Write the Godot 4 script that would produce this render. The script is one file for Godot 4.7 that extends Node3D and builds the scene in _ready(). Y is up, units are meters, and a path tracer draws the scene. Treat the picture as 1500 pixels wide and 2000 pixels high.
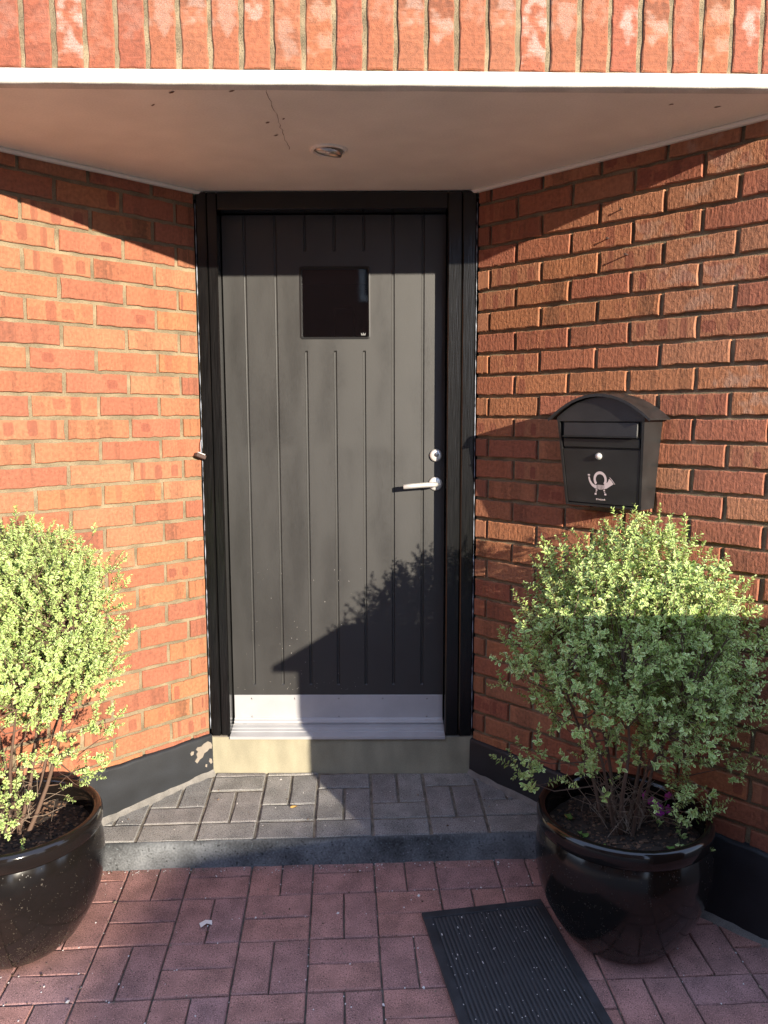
extends Node3D
# A black front door at the back of a splayed brick porch, with two potted shrubs.
# Metres, y up. The door frame's outer face is z = 0, the viewer stands at +z.

const COURSE := 0.075
const HALF := 0.506          # half the clear width at the back of the porch
const SOFFIT := 2.03
const SUN := Vector3(0.63, 0.29, 1.0)

var rng := RandomNumberGenerator.new()
var M := {}
var brick_meshes: Array = []
var soldier_meshes: Array = []
var used := {}

# ---------------------------------------------------------------- helpers
func numbered(called: String) -> String:
	if not used.has(called):
		used[called] = 0
		return called
	used[called] += 1
	return "%s_%03d" % [called, used[called]]

func thing(called: String, label: String, category: String, at := Vector3.ZERO, turn := 0.0, group := "") -> Node3D:
	var o := Node3D.new()
	o.name = numbered(called)
	add_child(o)
	o.position = at
	o.rotation.y = turn
	o.set_meta("label", label)
	o.set_meta("category", category)
	if group != "":
		o.set_meta("group", group)
	return o

func setting(called: String, at := Vector3.ZERO) -> Node3D:
	var o := Node3D.new()
	o.name = called
	add_child(o)
	o.position = at
	o.set_meta("kind", "structure")
	return o

func part(parent: Node3D, called: String, mesh: Mesh, m: Material, at := Vector3.ZERO) -> MeshInstance3D:
	var o := MeshInstance3D.new()
	o.name = called
	o.mesh = mesh
	o.material_override = m
	o.position = at
	parent.add_child(o, true)
	return o

func begin() -> SurfaceTool:
	var s := SurfaceTool.new()
	s.begin(Mesh.PRIMITIVE_TRIANGLES)
	return s

func done(s: SurfaceTool, smooth := false) -> ArrayMesh:
	s.generate_normals()
	return s.commit()

# a, b, c counter-clockwise as seen from outside
func tri(s: SurfaceTool, a: Vector3, b: Vector3, c: Vector3) -> void:
	s.add_vertex(a); s.add_vertex(c); s.add_vertex(b)

func quad(s: SurfaceTool, a: Vector3, b: Vector3, c: Vector3, d: Vector3) -> void:
	tri(s, a, b, c)
	tri(s, a, c, d)

# a box with chamfered edges, centre c, size z, turned by b
func cbox(s: SurfaceTool, c: Vector3, size: Vector3, ch := 0.002, b := Basis()) -> void:
	var h := size * 0.5
	ch = minf(ch, minf(h.x, minf(h.y, h.z)) * 0.9)
	s.set_smooth_group(-1)
	# each corner gives three points, one for each face it touches
	var P := func(sx: int, sy: int, sz: int, ax: int) -> Vector3:
		var v := Vector3(sx * h.x, sy * h.y, sz * h.z)
		if ax != 0: v.x -= sx * ch
		if ax != 1: v.y -= sy * ch
		if ax != 2: v.z -= sz * ch
		return c + b * v
	for ax in 3:
		var u := (ax + 1) % 3
		var w := (ax + 2) % 3
		for sg in [-1, 1]:
			var q := []
			for k in [[-1, -1], [1, -1], [1, 1], [-1, 1]]:
				var sv := [0, 0, 0]
				sv[ax] = sg; sv[u] = k[0]; sv[w] = k[1]
				q.append(P.call(sv[0], sv[1], sv[2], ax))
			if sg > 0: quad(s, q[0], q[1], q[2], q[3])
			else: quad(s, q[3], q[2], q[1], q[0])
	for ax in 3:   # edges parallel to ax
		var u := (ax + 1) % 3
		var w := (ax + 2) % 3
		for su in [-1, 1]:
			for sw in [-1, 1]:
				var q := []
				for k in [[-1, u], [1, u], [1, w], [-1, w]]:
					var sv := [0, 0, 0]
					sv[ax] = k[0]; sv[u] = su; sv[w] = sw
					q.append(P.call(sv[0], sv[1], sv[2], k[1]))
				if su * sw < 0: quad(s, q[0], q[1], q[2], q[3])
				else: quad(s, q[3], q[2], q[1], q[0])
	for sx in [-1, 1]:
		for sy in [-1, 1]:
			for sz in [-1, 1]:
				var a: Vector3 = P.call(sx, sy, sz, 0)
				var bb: Vector3 = P.call(sx, sy, sz, 1)
				var cc: Vector3 = P.call(sx, sy, sz, 2)
				if sx * sy * sz > 0: tri(s, a, bb, cc)
				else: tri(s, a, cc, bb)

func box_mesh(size: Vector3, ch := 0.002) -> ArrayMesh:
	var s := begin()
	cbox(s, Vector3.ZERO, size, ch)
	return done(s)

func tube(s: SurfaceTool, pts: Array, radii: Array, sides := 6, group := 1) -> void:
	var rings := []
	var side := Vector3.ZERO
	for i in pts.size():
		var d: Vector3 = (pts[mini(i + 1, pts.size() - 1)] - pts[maxi(i - 1, 0)]).normalized()
		if side == Vector3.ZERO:
			side = d.cross(Vector3(0.31, 0.87, 0.39) if absf(d.y) < 0.9 else Vector3(1, 0, 0.2)).normalized()
		side = (side - d * side.dot(d)).normalized()
		var up := d.cross(side)
		var ring := []
		for k in sides:
			var a := TAU * k / sides
			ring.append(pts[i] + (side * cos(a) + up * sin(a)) * radii[i])
		rings.append(ring)
	s.set_smooth_group(group)
	for i in rings.size() - 1:
		for k in sides:
			var n := (k + 1) % sides
			quad(s, rings[i][k], rings[i][n], rings[i + 1][n], rings[i + 1][k])
	s.set_smooth_group(-1)
	for k in range(1, sides - 1):
		tri(s, rings[0][0], rings[0][k + 1], rings[0][k])
		var e: Array = rings[-1]
		tri(s, e[0], e[k], e[k + 1])

func lathe(profile: Array, segs := 64, wob := 0.0) -> ArrayMesh:
	var s := begin()
	s.set_smooth_group(1)
	var total := 0.0
	var along := [0.0]
	for i in range(1, profile.size()):
		total += profile[i].distance_to(profile[i - 1])
		along.append(total)
	var at := func(i: int, k: int) -> Vector3:
		var a := TAU * k / segs
		var r: float = profile[i].x * (1.0 + wob * sin(a * 2.0 + 0.7) * sin(a * 3.0))
		return Vector3(cos(a) * r, profile[i].y, -sin(a) * r)
	for i in profile.size() - 1:
		for k in segs:
			var q := [[i, k], [i, k + 1], [i + 1, k + 1], [i + 1, k]]
			for n in [0, 2, 1, 0, 3, 2]:
				var e: Array = q[n]
				s.set_uv(Vector2(float(e[1]) / segs, along[e[0]] / total))
				s.add_vertex(at.call(e[0], e[1]))
	return done(s)

func lin(r: float, g: float, b: float) -> Color:
	return Color(r, g, b).linear_to_srgb()

func mat(called: String, c: Color, rough := 0.8, metal := 0.0) -> StandardMaterial3D:
	var m := StandardMaterial3D.new()
	m.resource_name = called
	m.albedo_color = c.linear_to_srgb()
	m.roughness = rough
	m.metallic = metal
	M[called] = m
	return m

func noise_bytes(w: int, h: int, freq: float, sd: int, octaves := 3, stretch_y := 1.0) -> PackedByteArray:
	var n := FastNoiseLite.new()
	n.seed = sd
	n.frequency = freq
	n.fractal_octaves = octaves
	var im := n.get_seamless_image(w, maxi(8, int(h / stretch_y)), false, false, 0.1, true)
	im.convert(Image.FORMAT_L8)
	if im.get_height() != h:
		im.resize(w, h, Image.INTERPOLATE_CUBIC)
	return im.get_data()

func texture(w: int, h: int, data: PackedByteArray, fmt := Image.FORMAT_RGB8) -> ImageTexture:
	return ImageTexture.create_from_image(Image.create_from_data(w, h, false, fmt, data))

# grain that multiplies a surface colour: broad patches, fine grain, dark pits and pale flecks
func grain(n: int, sd: int, broad: float, fine: float, pits: float, flecks: float, stretch := 1.0, base := 0.78, pit_freq := 0.12) -> Array:
	var A := noise_bytes(n, n, 4.0 / n, sd, 4, stretch)
	var B := noise_bytes(n, n, 0.22, sd + 1, 3, stretch)
	var C := noise_bytes(n, n, pit_freq, sd + 2, 2)
	var D := noise_bytes(n, n, 0.16, sd + 3, 2)
	var out := PackedByteArray(); out.resize(n * n * 3)
	var bump := PackedByteArray(); bump.resize(n * n)
	for i in n * n:
		var v := base + (A[i] / 255.0 - 0.5) * broad + (B[i] / 255.0 - 0.5) * fine
		var hgt := 0.55 + (B[i] / 255.0 - 0.5) * 0.6
		var c := C[i] / 255.0
		var f := D[i] / 255.0
		var tint := 0.0
		if c > 1.0 - pits:
			v *= 0.62
			hgt -= 0.3
		if f > 1.0 - flecks:
			v = minf(1.0, v * 1.35)
			tint = 0.06
		out[i * 3] = int(clampf(v, 0, 1) * 255)
		out[i * 3 + 1] = int(clampf(v + tint, 0, 1) * 255)
		out[i * 3 + 2] = int(clampf(v + tint, 0, 1) * 255)
		bump[i] = int(clampf(hgt, 0, 1) * 255)
	return [texture(n, n, out), texture(n, n, bump, Image.FORMAT_L8)]

func grained(m: StandardMaterial3D, g: Array, scale: float, bump: float, world := true) -> StandardMaterial3D:
	m.albedo_texture = g[0]
	m.uv1_triplanar = true
	m.uv1_world_triplanar = world
	m.uv1_triplanar_sharpness = 4.0
	m.uv1_scale = Vector3.ONE * scale
	if bump > 0.0:
		m.heightmap_enabled = true
		m.heightmap_texture = g[1]
		m.heightmap_scale = bump
	return m

# ---------------------------------------------------------------- bricks
func brick_atlas() -> void:
	# 4 x 16 brick faces of 256 x 80 pixels
	var W := 1024
	var H := 1280
	var fine := noise_bytes(W, H, 0.35, 11, 2)
	var mid := noise_bytes(W, H, 0.05, 12, 3)
	var speck := noise_bytes(W, H, 0.18, 13, 2)
	var drag := noise_bytes(W, H, 0.09, 14, 3, 7.0)
	var broad := noise_bytes(W, H, 0.017, 15, 2)
	var col := PackedByteArray(); col.resize(W * H * 3)
	var bmp := PackedByteArray(); bmp.resize(W * H)
	var r := RandomNumberGenerator.new()
	r.seed = 77
	var pal := [Vector3(0.685, 0.425, 0.305), Vector3(0.675, 0.405, 0.285), Vector3(0.665, 0.38, 0.272), Vector3(0.65, 0.365, 0.268), Vector3(0.685, 0.415, 0.28), Vector3(0.635, 0.36, 0.268)]
	for cell in 64:
		var ox := (cell % 4) * 256
		var oy := (cell / 4) * 80
		var base: Vector3 = pal[r.randi() % 6] * r.randf_range(0.96, 1.03)
		var soldier := cell >= 44
		if soldier:
			base *= Vector3(0.93, 0.86, 0.84)
		var bands := []
		for n in r.randi_range(1, 4):
			var x := r.randf() * 256.0
			bands.append([x, x + r.randf_range(12, 70), r.randf_range(-0.12, 0.05)])
		var marks := []
		var kind := r.randi() % 5
		if kind < 2 and not soldier:
			var cnt := r.randi_range(2, 4)
			var gap := 256.0 / cnt
			for n in cnt:
				if r.randf() < 0.8:
					marks.append([gap * (n + 0.5) + r.randf_range(-8, 8), r.randf_range(30, 50), r.randf_range(10, 26), r.randf_range(14, 40), r.randf_range(0.05, 0.2)])
		var ecx := r.randf_range(0.42, 0.72) * 256.0
		var ecy := r.randf_range(28, 52)
		var erx := r.randf_range(45, 100)
		var ery := r.randf_range(30, 60)
		var amount := r.randf_range(0.45, 1.0) if soldier else (r.randf_range(0.3, 0.6) if cell >= 40 else 0.0)
		if soldier and cell % 4 == 0:
			amount *= 0.3
		for y in 80:
			for x in 256:
				var i := (oy + y) * W + ox + x
				var f := fine[i] / 255.0 - 0.5
				var m := mid[i] / 255.0 - 0.5
				var d := drag[i] / 255.0 - 0.5
				var sp := speck[i] / 255.0
				var k := 1.0 + f * 0.16 + m * 0.22 + d * 0.10
				for bnd in bands:
					if x + m * 14.0 > bnd[0] and x + m * 14.0 < bnd[1]:
						k += bnd[2]
				var red := 0.0
				for mk in marks:
					var ax: float = absf(x - mk[0] + m * 8.0) / mk[2]
					var ay: float = absf(y - mk[1] + m * 8.0) / mk[3]
					var q := pow(ax, 4.0) + pow(ay, 4.0)
					if q < 1.0:
						red = maxf(red, mk[4] * (0.75 + 0.5 * sp))
				# the arrises are paler and more orange, worn through the skin
				var e := minf(minf(x, 255 - x), minf(y, 79 - y)) + m * 12.0 + f * 5.0
				var rim := clampf(1.0 - e / 7.0, 0.0, 1.0)
				var c := base * k
				c = c.lerp(Vector3(0.53, 0.265, 0.205), clampf(red * 3.4, 0.0, 0.8))
				c = c.lerp(Vector3(0.72, 0.49, 0.36), rim * 0.6)
				if amount > 0.0:
					var q2 := pow((x - ecx) / erx, 2.0) + pow((y - ecy) / ery, 2.0)
					var w := clampf((1.0 - q2) * 0.8 + (broad[i] / 255.0 - 0.5) * 2.6 + d * 0.5, 0.0, 1.0)
					w = w * w * (3.0 - 2.0 * w) * amount * clampf(0.72 + f * 1.5 + (sp - 0.5) * 0.7, 0.0, 1.0)
					c = c.lerp(Vector3(0.76, 0.665, 0.64), w * 0.9)
				if sp > 0.80:
					c *= 0.82
				col[i * 3] = int(clampf(c.x, 0, 1) * 255)
				col[i * 3 + 1] = int(clampf(c.y, 0, 1) * 255)
				col[i * 3 + 2] = int(clampf(c.z, 0, 1) * 255)
				var hgt := 0.55 + d * 0.28 + f * 0.45 + m * 0.45
				if sp > 0.80:
					hgt -= 0.25
				bmp[i] = int(clampf(hgt, 0, 1) * 255)
	var m := mat("brick", Color(0.80, 0.95, 0.98), 0.88)
	m.albedo_texture = texture(W, H, col)
	m.heightmap_enabled = true
	m.heightmap_texture = texture(W, H, bmp, Image.FORMAT_L8)
	m.heightmap_scale = 0.34

# a brick face with ragged arrises; length x height, face at z = 0, running back to -0.03
func brick_mesh(cell: int, length: float, height: float) -> ArrayMesh:
	var r := RandomNumberGenerator.new()
	r.seed = 900 + cell
	var hx := length * 0.5
	var hy := height * 0.5
	var outer := []
	var nx := 9
	var rag := 0.0030
	for i in nx: outer.append(Vector2(lerpf(-hx, hx, float(i) / nx), -hy + r.randf_range(-0.0006, rag)))
	for i in 2: outer.append(Vector2(hx - r.randf_range(-0.0006, rag), lerpf(-hy, hy, i / 2.0)))
	for i in nx: outer.append(Vector2(lerpf(hx, -hx, float(i) / nx), hy - r.randf_range(-0.0006, rag)))
	for i in 2: outer.append(Vector2(-hx + r.randf_range(-0.0006, rag), lerpf(hy, -hy, i / 2.0)))
	var s := begin()
	s.set_smooth_group(-1)
	var n := outer.size()
	var ox := (cell % 4) * 256.0
	var oy := (cell / 4) * 80.0
	var put := func(p: Vector2, z: float) -> void:
		var u := (ox + 4.0 + (p.x / length + 0.5) * 248.0) / 1024.0
		var v := (oy + 3.0 + (0.5 - p.y / height) * 74.0) / 1280.0
		s.set_uv(Vector2(u, v))
		s.add_vertex(Vector3(p.x, p.y, z))
	var inner := []
	for p in outer:
		inner.append(Vector2(p.x - signf(p.x) * minf(absf(p.x), r.randf_range(0.0018, 0.0042)), p.y - signf(p.y) * minf(absf(p.y), r.randf_range(0.0016, 0.0036))))
	var dep := []
	for i in n: dep.append(-r.randf_range(0.0015, 0.0038))
	for i in n:
		var j := (i + 1) % n
		put.call(Vector2.ZERO, 0.0002); put.call(inner[j], 0.0); put.call(inner[i], 0.0)
		put.call(inner[i], 0.0); put.call(inner[j], 0.0); put.call(outer[j], dep[j])
		put.call(inner[i], 0.0); put.call(outer[j], dep[j]); put.call(outer[i], dep[i])
		put.call(outer[i], dep[i]); put.call(outer[j], dep[j]); put.call(outer[j], -0.03)
		put.call(outer[i], dep[i]); put.call(outer[j], -0.03); put.call(outer[i], -0.03)
	return done(s)

# one brick wall: local x runs along it (away from the door when dir = 1), face at local z = 0
func brick_wall(label: String, at: Vector3, turn: float, dir: int, top0: float, module: float, offs: Array, plinth_top: float) -> Node3D:
	var w := thing("brick_wall", label, "wall", at, turn, "splayed porch walls")
	var length := 1.285
	part(w, "mortar", box_mesh(Vector3(length, 2.42, 0.11), 0.001), M.mortar, Vector3(dir * length * 0.5, 2.06 - 1.21, (-0.0125 if dir > 0 else -0.0075) - 0.055))
	for k in range(-5, 26):
		var top := top0 - k * COURSE
		if top - 0.065 > SOFFIT + 0.01 or top < plinth_top - 0.03:
			continue
		var odd := posmod(k, 2)
		var edges := [0.004]
		var x: float = offs[odd]
		while x < length - 0.05:
			edges.append(x)
			x += module + (offs[2] if odd == 1 and edges.size() == 2 else 0.0)
		edges.append(length + 0.005)
		for i in edges.size() - 1:
			var a: float = edges[i] + (0.0058 if i > 0 else 0.0)
			var b: float = edges[i + 1] - 0.0058
			if b - a < 0.02:
				continue
			var cell := rng.randi() % 40
			if dir > 0 and k < 6 and a > 0.6 and rng.randf() < 0.6:
				cell = 40 + rng.randi() % 4
			var o := part(w, "brick", brick_meshes[cell], M.brick, Vector3(dir * (a + b) * 0.5, top - 0.0325 + rng.randf_range(-0.0012, 0.0012), rng.randf_range(-0.0022, 0.0012)))
			o.scale.x = (b - a) / 0.215
			if b - a > 0.1 and rng.randf() < 0.5:
				o.rotation.z = PI
			o.rotation += Vector3(rng.randf_range(-0.012, 0.012), rng.randf_range(-0.008, 0.008), rng.randf_range(-0.004, 0.004))
	return w

# ---------------------------------------------------------------- paving
func ground_y(z: float) -> float:
	return -0.291 - 0.045 * (clampf(z, 0.6, 1.9) - 0.6) + 0.10 * (0.6 - clampf(z, 0.3, 0.6))

func step_y(z: float) -> float:
	return -0.144 - 0.1 * z

func slab(poly: PackedVector2Array, height: Callable, worn := 0.0035, deep := 0.045) -> ArrayMesh:
	var n := poly.size()
	var c := Vector2.ZERO
	for p in poly: c += p / n
	var ring := []
	var top := []
	var fine := PackedVector2Array()
	for i in n:
		var a := poly[i]
		var b := poly[(i + 1) % n]
		var cuts := maxi(1, int(a.distance_to(b) / 0.045))
		for k in cuts: fine.append(a.lerp(b, float(k) / cuts))
	n = fine.size()
	var tilt := Vector2(rng.randf_range(-0.012, 0.012), rng.randf_range(-0.012, 0.012))
	var lift := rng.randf_range(-0.0015, 0.0015)
	var flat := PackedVector2Array()
	for p in fine:
		var inw := (c - p).normalized()
		var q: Vector2 = p + inw * worn * rng.randf_range(0.7, 1.6)
		flat.append(q)
		top.append(Vector3(q.x, height.call(q.y) + lift + tilt.dot(q - c), q.y))
		var o: Vector2 = p + inw * rng.randf_range(0.0, 0.0012)
		ring.append(Vector3(o.x, height.call(o.y) + lift + tilt.dot(o - c) - worn * 0.8, o.y))
	var s := begin()
	s.set_smooth_group(-1)
	var idx := Geometry2D.triangulate_polygon(flat)
	for i in range(0, idx.size(), 3):
		var a: Vector3 = top[idx[i]]
		var b: Vector3 = top[idx[i + 1]]
		var d: Vector3 = top[idx[i + 2]]
		if (b - a).cross(d - a).y > 0: tri(s, a, b, d)
		else: tri(s, a, d, b)
	var cw := Geometry2D.is_polygon_clockwise(flat)
	for i in n:
		var j := (i + 1) % n
		var lo := Vector3(0, -deep, 0)
		if not cw:
			quad(s, top[j], top[i], ring[i], ring[j])
			quad(s, ring[j], ring[i], ring[i] + lo, ring[j] + lo)
		else:
			quad(s, top[i], top[j], ring[j], ring[i])
			quad(s, ring[i], ring[j], ring[j] + lo, ring[i] + lo)
	return done(s)

func pave(parent: Node3D, rect: Rect2, origin: Vector2, turn: float, region: PackedVector2Array, height: Callable, mats: Array, gap: float) -> void:
	var e := Vector2(cos(turn), -sin(turn))
	var g := Vector2(sin(turn), cos(turn))
	var r := rect.grow(-gap * 0.5)
	var poly := PackedVector2Array()
	for q in [r.position, Vector2(r.end.x, r.position.y), r.end, Vector2(r.position.x, r.end.y)]:
		poly.append(origin + e * q.x + g * q.y)
	for piece in Geometry2D.intersect_polygons(poly, region):
		var area := 0.0
		for i in piece.size():
			area += piece[i].cross(piece[(i + 1) % piece.size()]) * 0.5
		if absf(area) < 0.0009:
			continue
		part(parent, "paver", slab(piece, height), mats[rng.randi() % mats.size()])

# ---------------------------------------------------------------- plants
func leaf(s: SurfaceTool, b: Vector3, d: Vector3, nrm: Vector3, l: float, w: float, green: Color, cream: Color) -> void:
	var side := d.cross(nrm).normalized()
	var up := side.cross(d).normalized()
	var at := func(t: float, x: float, lift: float) -> Vector3:
		return b + d * (t * l) + side * (x * w) + up * (lift * w - t * t * l * 0.18)
	for sg in [-1.0, 1.0]:
		var m0: Vector3 = at.call(0.08, 0, 0)
		var m1: Vector3 = at.call(0.86, 0, 0)
		var i1: Vector3 = at.call(0.38, 0.30 * sg, 0.10)
		var i2: Vector3 = at.call(0.66, 0.26 * sg, 0.09)
		var o1: Vector3 = at.call(0.34, 0.50 * sg, 0.20)
		var o2: Vector3 = at.call(0.70, 0.43 * sg, 0.17)
		var tp: Vector3 = at.call(1.0, 0, 0.0)
		s.set_color(green)
		for v in [m0, i1, i2, m0, i2, m1]: s.add_vertex(v)
		s.set_color(cream)
		for v in [m0, o1, i1, i1, o1, o2, i1, o2, i2, i2, o2, tp, i2, tp, m1]: s.add_vertex(v)

func sprig(sd: int, count: int, leaf_len: float, length: float, greens: Array, creams: Array) -> ArrayMesh:
	var r := RandomNumberGenerator.new()
	r.seed = sd
	var s := begin()
	s.set_smooth_group(-1)
	s.set_color(Color(0.13, 0.09, 0.05))
	tube(s, [Vector3.ZERO, Vector3(0.002, length * 0.5, 0), Vector3(0, length, 0.002)], [0.0011, 0.0009, 0.0005], 3)
	s.set_smooth_group(-1)
	for i in count:
		var t := lerpf(0.12, 1.0, pow((i + 0.5) / count, 0.9))
		var a := i * 2.4 + r.randf_range(-0.7, 0.7)
		var rise := lerpf(0.35, 1.6, t * t) + r.randf_range(-0.55, 0.55)
		var d := Vector3(cos(a), rise, sin(a)).normalized()
		var nrm := Vector3(-cos(a) * 0.8 + r.randf_range(-0.7, 0.7), 1.0, -sin(a) * 0.8 + r.randf_range(-0.7, 0.7)).normalized()
		var l := leaf_len * lerpf(1.1, 0.6, t * t) * r.randf_range(0.6, 1.25)
		leaf(s, Vector3(r.randf_range(-0.002, 0.002), length * t, r.randf_range(-0.002, 0.002)), d, nrm, l, l * r.randf_range(0.46, 0.64), greens[r.randi() % greens.size()] if r.randf() > 0.04 else Color(0.20, 0.13, 0.05), creams[r.randi() % creams.size()])
	return done(s)

# a potted shrub: stems, finer branches and foliage in clumps; inside() says where the crown is
func shrub(t: Node3D, sd: int, clumps: int, per: int, spread: float, inside: Callable, box: AABB, stem_count: int, meshes: Array, extra: Array, twigs: int) -> void:
	var r := RandomNumberGenerator.new()
	r.seed = sd
	var centres: Array = extra.duplicate()
	var tries := 0
	while centres.size() < clumps and tries < 60000:
		tries += 1
		var p := box.position + Vector3(r.randf(), r.randf(), r.randf()) * box.size
		if not inside.call(p, r.randf()):
			continue
		var clear := true
		for c in centres:
			if p.distance_to(c) < spread * 0.72:
				clear = false
				break
		if clear or tries > 45000:
			centres.append(p)
	# main stems
	var joints := []
	for k in stem_count:
		var a := TAU * k / stem_count + r.randf_range(-0.3, 0.3)
		var foot := Vector3(cos(a) * r.randf_range(0.015, 0.05), -0.02, sin(a) * r.randf_range(0.015, 0.05))
		var goal: Vector3 = centres[r.randi() % centres.size()]
		goal = Vector3(cos(a) * 0.24 + goal.x * 0.15, box.position.y + box.size.y * r.randf_range(0.42, 0.60), sin(a) * 0.20 + goal.z * 0.15)
		var pts := []
		var rad := []
		var wig := Vector3(r.randf_range(-0.04, 0.04), 0, r.randf_range(-0.04, 0.04))
		for i in 9:
			var u := i / 8.0
			var p := foot.lerp(goal, u) + wig * sin(u * PI) + Vector3(sin(u * 9.0 + k), 0, cos(u * 7.0 + k)) * 0.006
			p.x = foot.x + (p.x - foot.x) * lerpf(0.75, 1.0, u)
			pts.append(p)
			rad.append(lerpf(0.0068, 0.0016, u) * r.randf_range(0.9, 1.1))
			if u > 0.2:
				joints.append(p)
		var st := begin()
		tube(st, pts, rad, 6)
		part(t, "stem", done(st), M.stem)
	var br := begin()
	var lists := []
	for m in meshes: lists.append([])
	for c in centres:
		var best: Vector3 = joints[0]
		var score := 1e9
		for j in joints:
			var q: float = j.distance_to(c) + (0.4 if j.y > c.y else 0.0)
			if q < score:
				score = q
				best = j
		var mid: Vector3 = best.lerp(c, 0.55) + Vector3(r.randf_range(-0.02, 0.02), -0.02, r.randf_range(-0.02, 0.02))
		tube(br, [best, mid, c], [0.0026, 0.0019, 0.0012], 4)
		var out: Vector3 = (Vector3(c.x, (c.y - box.position.y) * 0.6 + 0.05, c.z)).normalized()
		for i in per:
			var off := Vector3(r.randfn(), r.randfn(), r.randfn()) * spread * 0.42
			var p: Vector3 = c + off
			if p.y < 0.07 and Vector2(p.x, p.z).length() > 0.20:
				continue
			if off.length() > 0.03 and r.randf() < 0.35:
				tube(br, [c, c.lerp(p, 0.6) + Vector3(0, -0.004, 0), p], [0.0010, 0.0008, 0.0006], 3)
			var d := (out * 0.7 + off.normalized() * 0.8 + Vector3(r.randf_range(-0.9, 0.9), r.randf_range(-0.1, 1.1), r.randf_range(-0.9, 0.9))).normalized()
			var x := d.cross(Vector3(0.3, 0.2, 0.9)).normalized()
			var b := Basis(x, d, x.cross(d)).rotated(d, r.randf() * TAU).scaled(Vector3.ONE * r.randf_range(0.8, 1.2))
			lists[r.randi() % meshes.size()].append(Transform3D(b, p))
	part(t, "branches", done(br), M.stem)
	if twigs > 0:
		var tw := begin()
		for k in twigs:
			var a := r.randf() * TAU
			var p0 := Vector3(cos(a) * r.randf_range(0.01, 0.08), r.randf_range(-0.01, 0.10), sin(a) * r.randf_range(0.01, 0.08))
			var p1 := p0 + Vector3(r.randf_range(-0.10, 0.10), r.randf_range(0.0, 0.12), r.randf_range(-0.10, 0.10))
			var p2 := p1 + Vector3(r.randf_range(-0.06, 0.06), r.randf_range(-0.05, 0.05), r.randf_range(-0.06, 0.06))
			tube(tw, [p0, p0.lerp(p1, 0.5) + Vector3(r.randf_range(-0.02, 0.02), 0.02, 0), p1, p2], [0.0013, 0.0011, 0.0009, 0.0006], 3)
		part(t, "dry_twigs", done(tw), M.dry_twig)
	for i in meshes.size():
		var mm := MultiMesh.new()
		mm.transform_format = MultiMesh.TRANSFORM_3D
		mm.mesh = meshes[i]
		mm.instance_count = lists[i].size()
		for k in lists[i].size():
			mm.set_instance_transform(k, lists[i][k])
		var o := MultiMeshInstance3D.new()
		o.name = "foliage"
		o.multimesh = mm
		o.material_override = M.leaf
		o.set_meta("kind", "stuff")
		t.add_child(o, true)

func crumb(sd: int) -> ArrayMesh:
	var r := RandomNumberGenerator.new()
	r.seed = sd
	var s := begin()
	s.set_smooth_group(-1)
	var v := []
	for d in [Vector3(1, 0, 0), Vector3(0, 0, 1), Vector3(-1, 0, 0), Vector3(0, 0, -1), Vector3(0, 1, 0), Vector3(0, -1, 0)]:
		v.append(d * r.randf_range(0.6, 1.2) + Vector3(r.randf_range(-0.2, 0.2), r.randf_range(-0.2, 0.2), r.randf_range(-0.2, 0.2)))
	for k in 4:
		tri(s, v[(k + 1) % 4], v[k], v[4])
		tri(s, v[k], v[(k + 1) % 4], v[5])
	return done(s)

func scatter(parent: Node3D, called: String, mesh: Mesh, m: Material, list: Array) -> void:
	var mm := MultiMesh.new()
	mm.transform_format = MultiMesh.TRANSFORM_3D
	mm.mesh = mesh
	mm.instance_count = list.size()
	for k in list.size():
		mm.set_instance_transform(k, list[k])
	var o := MultiMeshInstance3D.new()
	o.name = called
	o.multimesh = mm
	o.material_override = m
	o.set_meta("kind", "stuff")
	parent.add_child(o, true)

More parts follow.
